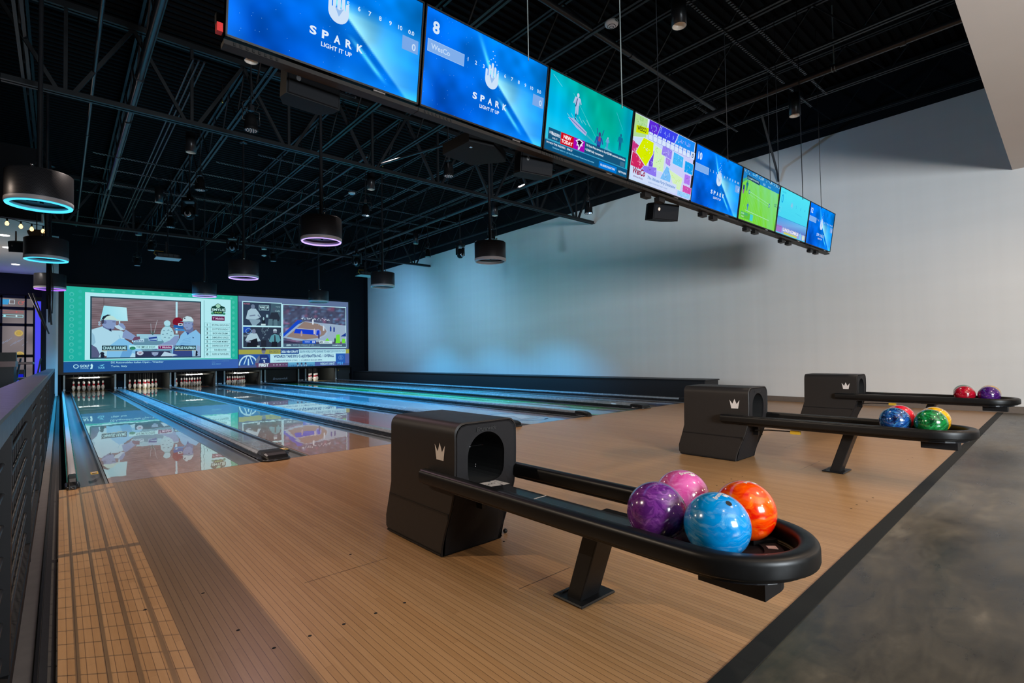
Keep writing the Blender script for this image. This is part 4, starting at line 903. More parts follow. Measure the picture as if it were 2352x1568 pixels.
    p.poly([(19.6, 5.0), (19.6, 7.2), (30, 7.2), (31, 5.0)], (44, 52, 84)); p.ell(21.0, 6.5, 1.0, .8, (180, 196, 216)); p.text('W', 21.0, 6.2, .6, (140, 30, 60), anchor='c', bold=.03); p.poly([(24.4, 6.8), (26.6, 6.8), (26.4, 5.9), (25.4, 5.2), (24.6, 5.9)], (120, 142, 180)); p.frame(24.8, 6.0, 26.2, 6.6, .1, (200, 214, 230)); p.poly([(27.2, 5.2), (28.4, 7.0), (32.6, 5.6), (31, 5.2)], (176, 206, 226))
    # captions
    p.rect(10.1, 7.6, 17.2, 9.3, (24, 48, 60)); p.text('CHARLIE HULME', 10.35, 7.9, 1.05, (178, 232, 240), w=6.6, bold=.03); p.line(10.1, 7.4, 17.2, 7.4, .14, (190, 176, 80))
    p.rect(17.8, 8.1, 26.2, 9.4, cols_white); p.text('THE SMYLIE SHOW', 19.9, 8.35, .78, (20, 66, 66), w=5.7, bold=.01); p.ell(18.8, 8.3, .9, .62, (60, 150, 120)); p.frame(18.1, 8.0, 19.5, 8.7, .12, (24, 80, 70)); p.text('AT THE U.S. OPEN', 21.0, 7.55, .34, (150, 190, 200), w=3.6)
    p.rect(26.2, 7.9, 31.0, 9.5, (184, 214, 232)); p.rect(26.5, 8.0, 30.7, 9.3, (108, 22, 86)); p.text('T Mobile', 26.8, 8.3, .75, (214, 196, 222), w=3.6, bold=.02)
    p.rect(31.6, 7.6, 38.6, 9.3, (24, 48, 60)); p.text('SMYLIE KAUFMAN', 31.8, 7.9, 1.05, (178, 232, 240), w=6.6, bold=.03); p.line(31.6, 7.4, 38.6, 7.4, .14, (190, 176, 80))
    # list at the side
    p.rect(41.4, 4.4, 50.6, 27.3, cols_white); p.line(41.3, 4.4, 41.3, 27.4, .12, (40, 110, 120))
    p.poly([(43.9, 25.0), (45.2, 25.6), (46.2, 24.2), (47.3, 25.6), (48.6, 25.0), (47.8, 22.0), (44.7, 22.0)], (20, 62, 56)); p.ell(46.2, 25.4, .95, .95, (150, 205, 180)); p.ring(46.2, 25.4, .8, .97, (20, 62, 56)); p.rect(43.7, 23.1, 48.8, 24.6, (20, 62, 56)); p.text('SMYLIE', 46.25, 23.35, 1.05, (182, 228, 225), w=4.7, anchor='c', bold=.03); p.text('SHOW', 46.25, 22.4, .62, (150, 205, 120), w=2.6, anchor='c', bold=.03); p.ell(44.2, 22.3, .5, .5, (60, 140, 110)); p.ell(48.3, 22.3, .5, .5, (60, 140, 110))
    p.rect(44.0, 19.4, 48.5, 21.2, (98, 26, 76)); p.text('T Mobile', 44.3, 19.85, .85, (205, 190, 214), w=3.9)
    for k, s_ in enumerate(["SK'S FINAL GROUP VIEW", "SCOTTIE'S SUNDAY", 'BACK NINE DRAMA', 'SAM BURNS SURGES', "WYNDHAM'S MOMENT", 'SHINNECOCK SETUP', 'FAN BEHAVIOR', 'RORY & TRAVELERS']):
        y = 17.05 - 1.68 * k; p.frame(41.5, y - .25, 50.4, y + 1.42, .07, (60, 140, 150)); p.text(str(k + 1), 42.4, y + .1, .95, (24, 52, 62), anchor='c', bold=.02); p.text(s_, 47.0, y + .18, .78, (24, 62, 76), w=min(6.0, .36 * len(s_)), anchor='c', bold=.01)
    p.line(43.4, 5.0, 43.4, 18.4, .1, (60, 140, 150))
    p.field(0, 0, 53.4, 3.7, 16, 4, lambda u, v: mixc((30, 84, 146), (58, 98, 176), u)); p.line(0, 3.7, 51, 3.9, .14, (150, 205, 225))
    p.ring(3.2, 2.0, .5, .72, (170, 226, 240)); p.text('GOLF', 4.2, 1.6, .95, (186, 236, 245), w=2.5, bold=.03); p.text('CHANNEL', 4.3, 1.1, .3, (150, 205, 230), w=2.3); p.poly([(6.9, 1.0), (7.2, 1.8), (7.0, 2.4), (7.4, 2.9), (7.7, 2.2), (7.5, 1.0)], (186, 236, 245)); p.text('TOUR', 9.0, 1.0, .75, (120, 205, 235), w=1.9, bold=.02); p.poly([(9.4, 2.2), (10.8, 2.6), (10.3, 1.95)], (110, 200, 230)); p.text('DS Automobiles Italian Open - Weather', 12.6, 2.6, .85, (170, 226, 240), w=15.5, bold=.01); p.text('Turin, Italy', 12.6, 1.3, .8, (170, 226, 240), w=4.6, bold=.01)
    p.text('PGA TOUR CHAMPIONS', 44.0, 2.9, .3, (86, 136, 186), w=6); p.text('Round 1', 44.0, 2.4, .3, (86, 136, 186)); p.text('8:30 AM ET', 44.0, 1.6, .5, (90, 150, 200), w=3.2)
def sports(p):
    A = 53.4
    p.field(A, 0, 100, 30, 30, 20, lambda u, v: mixc((64, 76, 104), (88, 108, 152), np.clip(v * .7 + .3 * u, 0, 1)))
    p.rect(A, 27.6, 100, 30, (92, 112, 150)); wt_ = (182, 232, 242)
    def frm(x0, y0, x1, y1): p.rect(x0 - .35, y0 - .35, x1 + .35, y1 + .35, wt_)
    frm(55.2, 17.8, 70.0, 27.6); p.rect(55.2, 17.8, 70.0, 27.6, (44, 60, 82)); frm(55.2, 8.6, 70.0, 17.2); p.rect(55.2, 8.6, 70.0, 17.2, (44, 56, 76)); frm(70.8, 8.6, 98.6, 27.2)
    # upper small picture
    p.poly([(65.4, 17.8), (66, 27.6), (70, 27.6), (70, 17.8)], (64, 92, 108)); p.text('FINAL THOUGHTS', 55.4, 26.6, .5, (190, 120, 150), w=2.4); p.frame(61.2, 24.4, 65.2, 26.6, .18, (150, 196, 205)); p.text('WAKE UP', 61.5, 25.2, .95, (186, 226, 232), w=3.4, bold=.03); p.text('BARSTOOL', 62.2, 24.55, .4, (150, 190, 200), w=2.2)
    p.poly([(56.2, 20.6), (57.0, 24.0), (58.2, 25.0), (60.0, 24.9), (61.0, 23.6), (62.0, 21.6), (61.0, 20.8), (58, 20.0)], (160, 190, 206)); p.ell(58.9, 25.8, .75, 1.0, (104, 122, 148), 14); p.poly([(57.2, 20.6), (61.6, 20.4), (61.8, 19.6), (60.0, 17.8), (58.6, 17.8)], (128, 158, 176)); p.line(57.6, 21.8, 59.8, 22.2, .5, (110, 128, 154)); p.line(60.8, 22.4, 61.6, 21.4, .5, (110, 128, 154))
    p.poly([(65.0, 20.2), (66.0, 23.6), (68.6, 23.8), (69.6, 21.4), (69.2, 20.0)], (40, 50, 64)); p.ell(67.3, 24.9, .7, .95, (70, 88, 108), 14); p.poly([(64.6, 17.8), (65.0, 20.8), (66.6, 20.8), (66.2, 17.8)], (84, 116, 130)); p.poly([(67.2, 17.8), (67.0, 20.6), (68.4, 20.6), (68.6, 17.8)], (84, 116, 130)); p.rect(62.4, 18.0, 63.6, 21.4, (30, 40, 54)); p.ell(63.0, 20.8, .3, .7, (150, 190, 200)); p.rect(62.0, 17.9, 63.8, 18.6, (180, 210, 214)); p.rect(64.0, 21.4, 64.8, 22.6, (150, 190, 204)); p.text('TONE', 67.8, 25.9, .5, (130, 170, 180)); p.text('Cafe', 67.6, 24.0, .8, (130, 170, 180), italic=.2)
    # lower small picture
    p.poly([(55.2, 14.6), (55.2, 17.2), (58, 17.2), (57.4, 15.2)], (30, 72, 170)); p.ring(57.2, 15.4, .9, 1.2, (110, 150, 205)); p.text('PUNTS', 55.4, 12.9, .9, (150, 170, 185), w=1.6)
    p.poly([(55.9, 11.4), (57.0, 13.8), (58.2, 14.6), (60.4, 14.4), (61.2, 12.4), (61.9, 11.2), (60.6, 11.0), (58, 11.0)], (166, 196, 210)); p.ell(59.2, 15.3, .75, 1.0, (112, 124, 152), 14); p.poly([(57, 11.2), (60.4, 12.4), (61, 8.6), (56.4, 8.6)], (26, 30, 42)); p.line(56.3, 11.0, 58.0, 10.8, .5, (130, 146, 172))
    p.poly([(65.0, 11.2), (66.0, 13.6), (67.4, 14.4), (69.0, 13.8), (69.8, 11.6), (68.6, 10.4), (66.0, 10.6)], (84, 146, 160)); p.ell(67.5, 15.3, .75, 1.0, (118, 128, 150), 14); p.poly([(66.7, 15.7), (67.0, 16.5), (68.0, 16.5), (68.3, 15.7)], (178, 204, 214)); p.rect(66.9, 14.4, 68.1, 14.8, (34, 38, 50)); p.poly([(66.2, 11), (68.4, 11), (68.4, 8.6), (66, 8.6)], (28, 32, 44)); p.poly([(67.1, 11), (67.9, 11), (67.6, 13.8), (67.2, 13.8)], (46, 58, 72)); p.text('0', 69.4, 13.4, 1.6, (150, 180, 190))
    for k in range(16): r_ = random.Random(k); p.ell(62.0 + r_.uniform(0, 3), 12.0 + r_.uniform(0, 5), .25, .3, (90, 112, 128), 7)
    p.rect(62.0, 8.6, 64.0, 11.6, (34, 40, 54)); p.rect(60.4, 8.7, 61.4, 9.3, (170, 196, 202))
    # basketball
    x0, y0, x1, y1 = 70.8, 8.6, 98.6, 27.2
    p.field(x0, y0, x1, y1, 50, 34, lambda u, v: mixc((66, 70, 98), (92, 104, 136), vnoise(u, v, 26, 20, 21)) * (1 - .15 * v[..., None]) + (np.clip(vnoise(u, v, 14, 16, 22) - .55, 0, 1))[..., None] * np.array([150, 20, 30]) + (np.clip(vnoise(u, v, 20, 24, 24) - .6, 0, 1))[..., None] * np.array([60, 150, 190]))
    p.poly([(x0, 12.8), (73.5, 17), (80, 20.2), (x1, 18.8), (x1, 11.2), (84, 11.0), (76, 11.6)], (150, 172, 196)); p.poly([(72.2, 13.2), (79.6, 20.0), (86, 19.2), (88.6, 17.6), (89.6, 15.8), (88.4, 14.2), (85.6, 12.8), (80, 12.0)], (140, 122, 116))
    p.poly([(x0, 13.0), (x0, 14.4), (76.8, 20.6), (79.0, 20.6)], (24, 72, 196)); p.poly([(76.0, 16.8), (75.2, 14.8), (84.8, 14.2), (85.2, 16.2)], (20, 62, 205)); p.line(76.4, 17.0, 85.4, 16.4, .18, (190, 205, 225)); p.ell(85.6, 15.2, 1.5, 1.6, (140, 150, 205)); p.poly([(84.9, 14.2), (86.4, 14.0), (86.4, 16.4), (85.2, 16.2)], (20, 62, 205))
    for k in range(20): a = -1.3 + k * .13; p.ell(83.6 + 6.2 * math.cos(a), 15.8 + 3.3 * math.sin(a), .16, .16, (190, 200, 214), 6)
    for (a, c, cl) in ((83.4, 20.0, (210, 220, 230)), (88.2, 17.2, (200, 214, 226)), (84.0, 15.6, (196, 190, 200)), (91.4, 17.0, (30, 60, 150)), (93.0, 16.8, (40, 60, 140)), (86.0, 13.6, (60, 60, 110)), (78.4, 14.6, (170, 150, 160)), (93.4, 11.6, (46, 66, 84))): p.poly([(a - .3, c - 1.1), (a + .35, c - 1.1), (a + .4, c + .6), (a + .1, c + 1.5), (a - .3, c + .8)], cl)
    for k in range(30): r_ = random.Random(k + 50); p.ell(78 + r_.uniform(0, 13), 21.2 + r_.uniform(-.3, .6), .25, .2, (190, 206, 220), 6)
    p.poly([(88.6, 11.2), (89.8, 12.8), (91.0, 11.4), (91.0, 10.6)], (110, 214, 60)); p.poly([(93.6, 10.4), (94.0, 14.4), (95.6, 14.6), (95.8, 10.4)], (110, 214, 60)); p.poly([(96.6, 10.4), (96.8, 12.6), (98.2, 12.4), (98.2, 10.4)], (110, 214, 60)); p.poly([(96.0, 13.6), (98.6, 15.4), (98.6, 13.6)], (26, 56, 140)); p.poly([(x0, 8.6), (x0, 11.6), (78, 10.6), (87.0, 10.4), (87, 8.6)], (58, 54, 82))
    p.rect(x0, 8.6, x1, 10.2, (70, 96, 120)); p.rect(78.8, 10.2, 84.6, 11.6, (22, 80, 200)); p.text('KANSAS', 79.8, 10.7, .5, (190, 216, 240), w=2.2); p.text('33', 83.0, 10.4, .95, (220, 236, 246), bold=.03, anchor='l'); p.rect(86.2, 10.2, 88.0, 11.6, (200, 224, 226)); p.text('42', 86.4, 10.4, .95, (40, 60, 80), bold=.03); p.rect(88.0, 10.2, 92.0, 11.4, (190, 218, 224)); p.text('ARIZONA', 88.4, 10.6, .5, (80, 110, 130), w=2.2)
    p.text('ESPN', 72.0, 9.1, .7, (190, 226, 236), w=2.0, bold=.03, italic=.2); p.text('MONTE TCH  18 Rebounds   AST  UNC', 74.8, 9.35, .42, (160, 196, 210), w=9); p.text('NBA: 1. P. Pritchard (BOS)   2. Hartenstein (OKC)', 77.0, 8.8, .36, (150, 186, 204), w=9.5); p.text('CHAMPIONS', 92.0, 9.1, .6, (180, 220, 230), w=4.6, bold=.02)
    # caption band
    p.rect(A, 5.6, 100, 7.6, (156, 158, 74)); p.text('ON DECK >', 65.0, 6.05, 1.1, (60, 78, 90), w=4.6, bold=.0)
    p.rect(69.6, 5.6, 77.2, 7.6, (26, 66, 136)); p.text('2026 NBA DRAFT', 69.9, 6.1, 1.05, (190, 226, 240), w=7.0, bold=.04); p.rect(77.2, 5.6, 98.4, 7.6, (168, 216, 230))
    p.text('2026 FIFA WORLD CUP\u2122', 77.5, 6.1, 1.0, (40, 96, 140), w=6.6, bold=.01); p.text('|', 84.5, 5.9, 1.4, (90, 130, 160)); p.text('GIANNIS TO HEAT', 84.9, 6.1, 1.0, (40, 96, 140), w=6.4, bold=.01); p.text('|', 91.7, 5.9, 1.4, (90, 130, 160)); p.text('JAYLEN BROWN TRADE?', 92.0, 6.1, 1.0, (40, 96, 140), w=6.0, bold=.0)
    p.rect(A, 1.0, 65.4, 5.6, (40, 84, 160)); p.poly([(57 + 3.6 * math.cos(PI * k / 14), 1.02 + 4.3 * math.sin(PI * k / 14)) for k in range(15)], (176, 218, 236)); p.poly([(57 + 3.1 * math.cos(PI * k / 14), 1.02 + 3.7 * math.sin(PI * k / 14)) for k in range(15)], (38, 84, 160)); p.poly([(56.7, 1.0), (57.3, 1.0), (57.2, 3.8), (56.8, 3.8)], (176, 218, 236))
    for sgn in (-1, 1):
        p.line(57 + sgn * .5, 4.9, 57 + sgn * 1.7, 1.4, .35, (176, 218, 236))
    p.poly([(60.0, 1.0), (60.2, 3.6), (61.6, 5.4), (64.2, 5.4), (65.2, 3.4), (65.0, 1.0)], (34, 56, 120)); p.poly([(59.3, 1.0), (60.0, 3.6), (61.2, 5.2), (61.4, 3.4), (60.4, 1.0)], (96, 110, 138)); p.ell(62.8, 7.0, .8, 1.25, (110, 116, 138), 14); p.poly([(62.0, 7.2), (62.2, 8.4), (63.4, 8.4), (63.7, 7.2)], (48, 44, 58)); p.text('BRIGHAM', 63.0, 3.5, .5, (170, 200, 224), w=2.0, anchor='c'); p.text('3', 63.0, 1.6, 1.5, (190, 216, 236), anchor='c', bold=.03)
    p.rect(65.4, 1.9, 93.6, 5.6, (180, 226, 238)); p.text('WIZARDS TAKE BYU G AJ DYBANTSA NO. 1 OVERALL', 66.8, 3.6, 1.65, (34, 72, 130), w=26.0, bold=.035); p.text('2. DARRYN PETERSON (UTAH)   |   3. CAMERON BOOZER (MEM)', 66.8, 2.3, .8, (50, 84, 136), w=20.5, bold=.01)
    p.rect(93.6, 1.0, 98.0, 5.6, (40, 92, 176)); p.ring(96.0, 3.7, 1.0, 1.15, (100, 150, 210)); p.text('B', 96.0, 3.0, 1.4, (90, 140, 205), anchor='c'); p.rect(98.0, 1.0, 100, 5.6, (78, 98, 164))
    p.rect(A, 0, 100, 1.0, (66, 84, 140)); p.rect(59.6, 0, 72.4, 1.9, (98, 70, 104)); p.poly([(A, 0), (A, 1.0), (60, 1.0), (60, 0)], (70, 88, 140))
    p.text('FIRST', 60.9, .25, 1.4, (200, 226, 236), w=3.9, bold=.05); 
    for k in range(5): p.text('*', 66.5 + 1.25 * k, .45, .7, (200, 224, 234) if k < 3 else (130, 150, 180), bold=.05)
    p.field(72.6, 0, 84.0, 1.9, 14, 3, lambda u, v: mixc((70, 130, 176), (96, 170, 206), v)); 
    for k in range(3): p.ell(76.6 + 1.7 * k, 1.25, .4, .5, (64, 66, 92), 10); p.poly([(76.0 + 1.7 * k, 0), (76.2 + 1.7 * k, .8), (77.0 + 1.7 * k, .8), (77.3 + 1.7 * k, 0)], (150, 180, 205))
    for k in range(14): p.rect(73 + .75 * k, 0, 73.5 + .75 * k, .35 + .5 * ((k * 7) % 5) / 5, (50, 110, 160))
    p.rect(84.0, 0, 93.6, 1.9, (74, 96, 160)); p.text('WEEKDAYS 10AM ET', 86.4, .4, 1.1, (170, 214, 230), w=6.6, bold=.02); p.text('FS1', 94.4, .4, 1.2, (74, 160, 232), w=2.4, bold=.03)
golf(P); sports(P)
P.build('picture', t)
b = MB(); b.box(SX0 - .02, SX1 + .02, 18.957, 18.968, SZ0 - .02, SZ1 + .02)
for a in ((SX0 - .17, SX0, SZ0 - .09, SZ1 + .1), (SX1, SX1 + .13, SZ0 - .09, SZ1 + .1), (SX0, SX1, SZ1, SZ1 + .1), (SX0, SX1, SZ0 - .09, SZ0)): b.box(a[0], a[1], 18.91, 18.968, a[2], a[3])
b.build('frame', M['black'], t)
# ================================================================== BALL RETURNS
BX, BY = 1.772, -4.2
def make_return():
    t = thing('ball_return', 'nearest black ball return with purple, pink, blue and orange balls', 'ball return', (BX, BY, 0), 'ball returns on the approach')
    def yf(z): return np.interp(z, [0, .05, .12, .2, .28, .36, .46, .56, .75], [-3.553, -3.561, -3.585, -3.621, -3.655, -3.680, -3.695, -3.700, -3.700])
    def yb(z): return np.interp(z, [0, .035, .10, .22, .32, .75], [-2.955, -2.925, -2.925, -2.965, -2.995, -3.005])
    x0, x1, zt, r = 1.555, 1.990, .735, .062
    out = []
    for z in (0.004, .035, .07, .10, .15, .2, .24, .28, .32, .36, .42, .48, .54, .6, .64): out.append((x0 if z > .01 else x0 + .004, z))
    for k in range(7): a = PI - k * PI / 12; out.append((x0 + r + r * math.cos(a), zt - r + r * math.sin(a)))
    out += [(x0 + r + .1, zt), (x1 - r - .1, zt)]
    for k in range(7): a = PI / 2 - k * PI / 12; out.append((x1 - r + r * math.cos(a), zt - r + r * math.sin(a)))
    for z in (.64, .6, .54, .48, .42, .36, .32, .28, .24, .2, .15, .10, .07, .035, .004): out.append((x1 if z > .01 else x1 - .004, z))
    cx = (x0 + x1) / 2
    ins = lambda d: [(cx + (x - cx) * (1 - d / .218), z if z < .02 else z - d * max(0, (z - .3)) / .435) for x, z in out]
    b = MB()
    o1, o2 = out, ins(.008)
    b.loft([[(x, yb(z) , z) for x, z in ins(.02)], [(x, yb(z) - .008, z) for x, z in out], [(x, yf(z) + .006, z) for x, z in out], [(x, yf(z), z) for x, z in o2]], closed=True, smooth=True)
    back = [(x, yb(z), z) for x, z in ins(.02)]; b.add(back, [tuple(range(len(back)))], 0)
    body = b.build('casing', M['console'], t)
    for p in body.data.polygons: p.use_smooth = True
    md = body.modifiers.new('e', 'EDGE_SPLIT'); md.split_angle = math.radians(40)
    # front plate with arched mouth
    n = 48; cz = .545; op = []
    for k in range(n):
        a = 2 * PI * k / n; c, s_ = math.cos(a), math.sin(a); ex = 2.0 if s_ > 0 else 4.5
        rx, rz = .128, (.128 if s_ > 0 else .150)
        q = (abs(c) ** ex + abs(s_) ** ex) ** (-1 / ex); op.append((1.768 + rx * c * q, cz + rz * s_ * q))
    pan = ins(.018); rim_ = ins(.010)
    def ring_at(poly, ang, c=(1.768, cz)):
        # ray cast from the mouth centre to the polygon
        d = (math.cos(ang), math.sin(ang)); best = None
        for i in range(len(poly)):
            ax, az = poly[i]; bx, bz = poly[(i + 1) % len(poly)]
            ex, ez = bx - ax, bz - az; den = d[0] * ez - d[1] * ex
            if abs(den) < 1e-9: continue
            tt = ((ax - c[0]) * ez - (az - c[1]) * ex) / den; uu = ((ax - c[0]) * d[1] - (az - c[1]) * d[0]) / den
            if tt > 0 and -1e-6 <= uu <= 1 + 1e-6 and (best is None or tt > best): best = tt
        return (c[0] + d[0] * best, c[1] + d[1] * best)
    angs = sorted([math.atan2(z - cz, x - 1.768) for x, z in op] )
    opp = sorted(op, key=lambda p: math.atan2(p[1] - cz, p[0] - 1.768))
    rings = [[ring_at(pan, a) for a in angs]]
    mid = [((p[0] + q[0] * 3) / 4, (p[1] + q[1] * 3) / 4) for p, q in zip(rings[0], opp)]
    b = MB()
    ro = [ring_at(rim_, a) for a in angs]
    lo = lambda x, z, d: (x, yf(z) + d, z)
    b.loft([[lo(x, z, -.002) for x, z in ro], [lo(x, z, .004) for x, z in rings[0]], [lo(x, z, .004) for x, z in mid], [lo(x, z, .003) for x, z in opp], [lo(x, z, .018) for x, z in opp]], smooth=False)
    fp = b.build('front_panel', M['console_face'], t)
    b = MB(); b.loft([[(x, yf(z) + .016, z) for x, z in opp], [(x, yf(z) + .42, z) for x, z in opp]], smooth=False); e = [(x, yf(z) + .42, z) for x, z in opp]; b.add(e, [tuple(range(len(e)))])
    for (x, z, y) in ((1.80, .56, -3.5), (1.74, .47, -3.45), (1.80, .455, -3.55), (1.84, .455, -3.5), (1.72, .52, -3.42)): b.sphere((x, y, z), .004, 6, 1)
    b.tube([(1.81, -3.5, .565), (1.86, -3.55, .572)], .002, 5, 1)
    b.tube([(1.70, -3.4, .42), (1.72, -3.45, .5), (1.77, -3.42, .55)], .012, 6, 0); b.build('mouth', [M['dark'], M['chrome']], fp, 'dark ball mouth')
    b = MB(); letters(b, 'Brunswick', (1.768, -3.7005, .692), (1, 0, 0), (0, 0, 1), .024, w=.14, bold=.03, italic=.25); b.build('lettering', M['darkletter'], fp, 'dark embossed maker lettering')
    # side seam and crown, both sides
    for sx, xs in ((-1, x0), (1, x1)):
        b = MB(); b.box(xs - .003 if sx < 0 else xs, xs if sx < 0 else xs + .003, -3.625, -2.985, .238, .248); b.box(xs - .007 if sx < 0 else xs, xs if sx < 0 else xs + .007, -3.634, -3.622, .222, .250); b.build('side_seam', M['black'], body)
        b = MB(); b.box(xs - .003 if sx < 0 else xs, xs if sx < 0 else xs + .003, -3.55, -2.95, .008, .018); b.build('base_strip', M['black'], body)
        k = -sx
        cr = [(-.036, 0), (.036, 0), (.053, .084), (.022, .045), (0, .094), (-.022, .045), (-.053, .084)]
        b = MB(); b.add([(xs + sx * .0015, -3.558 + a * .95, .528 + z) for a, z in cr], [(0, 1, 3), (1, 2, 3), (0, 3, 5), (3, 4, 5), (0, 5, 6)])
        b.build('crown_emblem', M['offwhite'], body, 'pale three point crown emblem')
    b = MB(); b.box(1.72, 1.745, -3.71, -3.66, .26, .36); b.box(1.735, 1.74, -3.712, -3.71, .30, .355, 1); b.build('cable_cover', [M['black'], M['steel2']], t)
    # loop shaped padded rim
    sec = [(.028, .396), (.035, .400), (.037, .408), (.037, .444), (.0345, .455), (.028, .462), (.018, .466), (-.006, .467), (-.018, .464), (-.0255, .456), (-.027, .446), (-.027, .41), (-.022, .398)]
    cxr, R, ye = 1.765, .232, -5.065
    path = [((cxr - R, y), (-1, 0)) for y in np.linspace(-3.43, ye, 12)]
    for k in range(1, 24): a = PI + PI * k / 24; path.append(((cxr + R * math.cos(a), ye + R * 1.02 * math.sin(a)), (math.cos(a), math.sin(a))))
    path += [((cxr + R, y), (1, 0)) for y in np.linspace(ye, -3.43, 12)]
    def sw(section): return [[(p[0] + n_[0] * o, p[1] + n_[1] * o, z) for o, z in section] for p, n_ in path]
    b = MB(); rg = sw(sec); b.loft(rg, caps=True); b.build('padded_rim', M['rim'], t)
    b = MB(); rg = sw([(.010, .384), (.014, .397), (-.012, .397), (-.010, .384)]); b.loft(rg, caps=True); b.build('under_rail', M['black'], t)
    # ball bed
    b = MB(); b.prism([(1.556, -3.68), (1.815, -3.68), (1.815, -4.76), (1.975, -4.80), (1.975, ye)] + [(cxr + .208 * math.cos(-PI * k / 20), ye + .215 * math.sin(-PI * k / 20)) for k in range(1, 20)] + [(1.556, ye)], .366, .392, 'xy')
    bed = b.build('ball_bed', M['bed'], t)
    b = MB(); b.box(1.56, 1.813, -4.112, -4.106, .392, .3926); b.build('bed_stripe', M['offwhite'], bed, 'thin white line across the bed')
    def sect(r0, r1, a0, a1, z0, z1, mb, mi=0, n=14):
        pts = [(cxr + r1 * math.cos(a0 + (a1 - a0) * k / n), ye + .02 + r1 * math.sin(a0 + (a1 - a0) * k / n)) for k in range(n + 1)] + [(cxr + r0 * math.cos(a1 - (a1 - a0) * k / n), ye + .02 + r0 * math.sin(a1 - (a1 - a0) * k / n)) for k in range(n + 1)]
        mb.prism(pts, z0, z1, 'xy', mi)
    b = MB(); sect(.125, .188, PI * 1.04, PI * 1.80, .39, .404, b); sect(.05, .125, PI * 1.02, PI * 1.98, .391, .3955, b)
    ins_ = b.build('end_insert', M['console_face'], t)
    b = MB(); sect(.11, .205, PI * 1.82, PI * 2.14, .39, .412, b); b.build('dryer_pad', M['console_face'], t, 'smooth grey hand pad')
    b = MB()
    for a in (1.30, 1.69): sect(.140, .172, PI * a, PI * (a + .06), .404, .4052, b, 0, 3)
    b.build('decal', M['offwhite'], ins_, 'two pale labels')
    b = MB()
    for k in range(5):
        a = PI * (1.43 + .042 * k); sect(.143, .150, a, a + PI * .026, .404, .4048, b, 0, 3); sect(.160, .167, a, a + PI * .022, .404, .4048, b, 0, 3)
    b.build('vent_slots', M['dark'], ins_)
    # foot, bracket and block under the tip
    b = MB(); b.loft([[(1.708, -4.330, .008), (1.838, -4.330, .008), (1.838, -4.412, .008), (1.708, -4.412, .008)], [(1.708, -4.455, .37), (1.838, -4.455, .37), (1.838, -4.54, .37), (1.708, -4.54, .37)]], caps=True, smooth=False); b.build('support_post', M['black'], t, bevel=.006)
    b = MB(); b.box(1.672, 1.905, -4.452, -4.278, 0, .012, b=.005); b.tube([(1.70, -4.30, .012), (1.85, -4.30, .012)], .006, 6); b.build('foot_plate', M['black'], t)
    b = MB(); b.box(1.62, 1.92, -4.58, -4.40, .358, .368); 
    for (x, y) in ((1.705, -4.45), (1.84, -4.45), (1.705, -4.55)): b.lathe([(.001, .345), (.006, .345), (.006, .352)], (x - .02, y, 0), 8, 1)
    b.build('bracket', [M['black'], M['brass']], t)
    b = MB(); b.prism([(1.655, -5.00), (1.895, -5.00), (1.895, -5.10)] + [(1.765 + .13 * math.cos(-PI * .5 * k / 10), -5.10 + .13 * math.sin(-PI * .5 * k / 10)) for k in range(1, 11)] + [(1.655, -5.225)], .305, .378, 'xy'); b.build('tip_block', M['black'], t)
    # stickers by the mouth
    b = MB(); z = .3928
    b.add([(1.700, -3.775, z), (1.790, -3.795, z), (1.808, -3.695, z), (1.728, -3.672, z)], [(0, 1, 2, 3)]); b.add([(1.845, -3.80, z - .0004), (1.838, -3.65, z - .0004), (1.80, -3.65, z - .0004), (1.80, -3.80, z - .0004)], [(0, 1, 2, 3)], 0)
    b.add([(1.62, -3.70, z), (1.655, -3.73, z), (1.68, -3.69, z), (1.65, -3.665, z)], [(0, 1, 2, 3)], 1)
    for k in range(3): decal_ring(b, 1.735 + .024 * k, -3.74 + .004 * k, .009, .0115, 1, 2, 12, z + .0005)
    for k in range(4): b.add([(1.81, -3.68 - .025 * k, z), (1.83, -3.68 - .025 * k, z), (1.83, -3.684 - .025 * k, z), (1.81, -3.684 - .025 * k, z)], [(0, 1, 2, 3)], 2)
    b.build('warning_sticker', [M['offwhite'], M['red'], M['dark']], bed, 'small white warning stickers')
    return t
ret0 = make_return()
ret1 = dup(ret0, (BX + PP, BY, 0), 'middle black ball return, carrying blue, red, green and yellow balls')
ret2 = dup(ret0, (BX + 2 * PP, BY, 0), 'far black ball return, nearest the white wall')
for r_, q in ((ret1, PP), (ret2, 2 * PP)):
    b = MB(); b.box(1.60 + q, 1.64 + q, -4.13, -4.05, .32, .352); b.tube([(1.62 + q, -4.05, .34), (1.62 + q, -3.85, .335), (1.63 + q, -3.72, .32)], .006, 6, 1); b.build('cable_plug', [M['yellow'], M['black']], r_, 'small yellow plug')
b = MB(); b.sphere((2.06, -3.50, .014), .014, 8); tag(b.build('rubber_stopper', M['black']), 'small black rubber ball on the boards beside the nearest ball return', 'stopper')

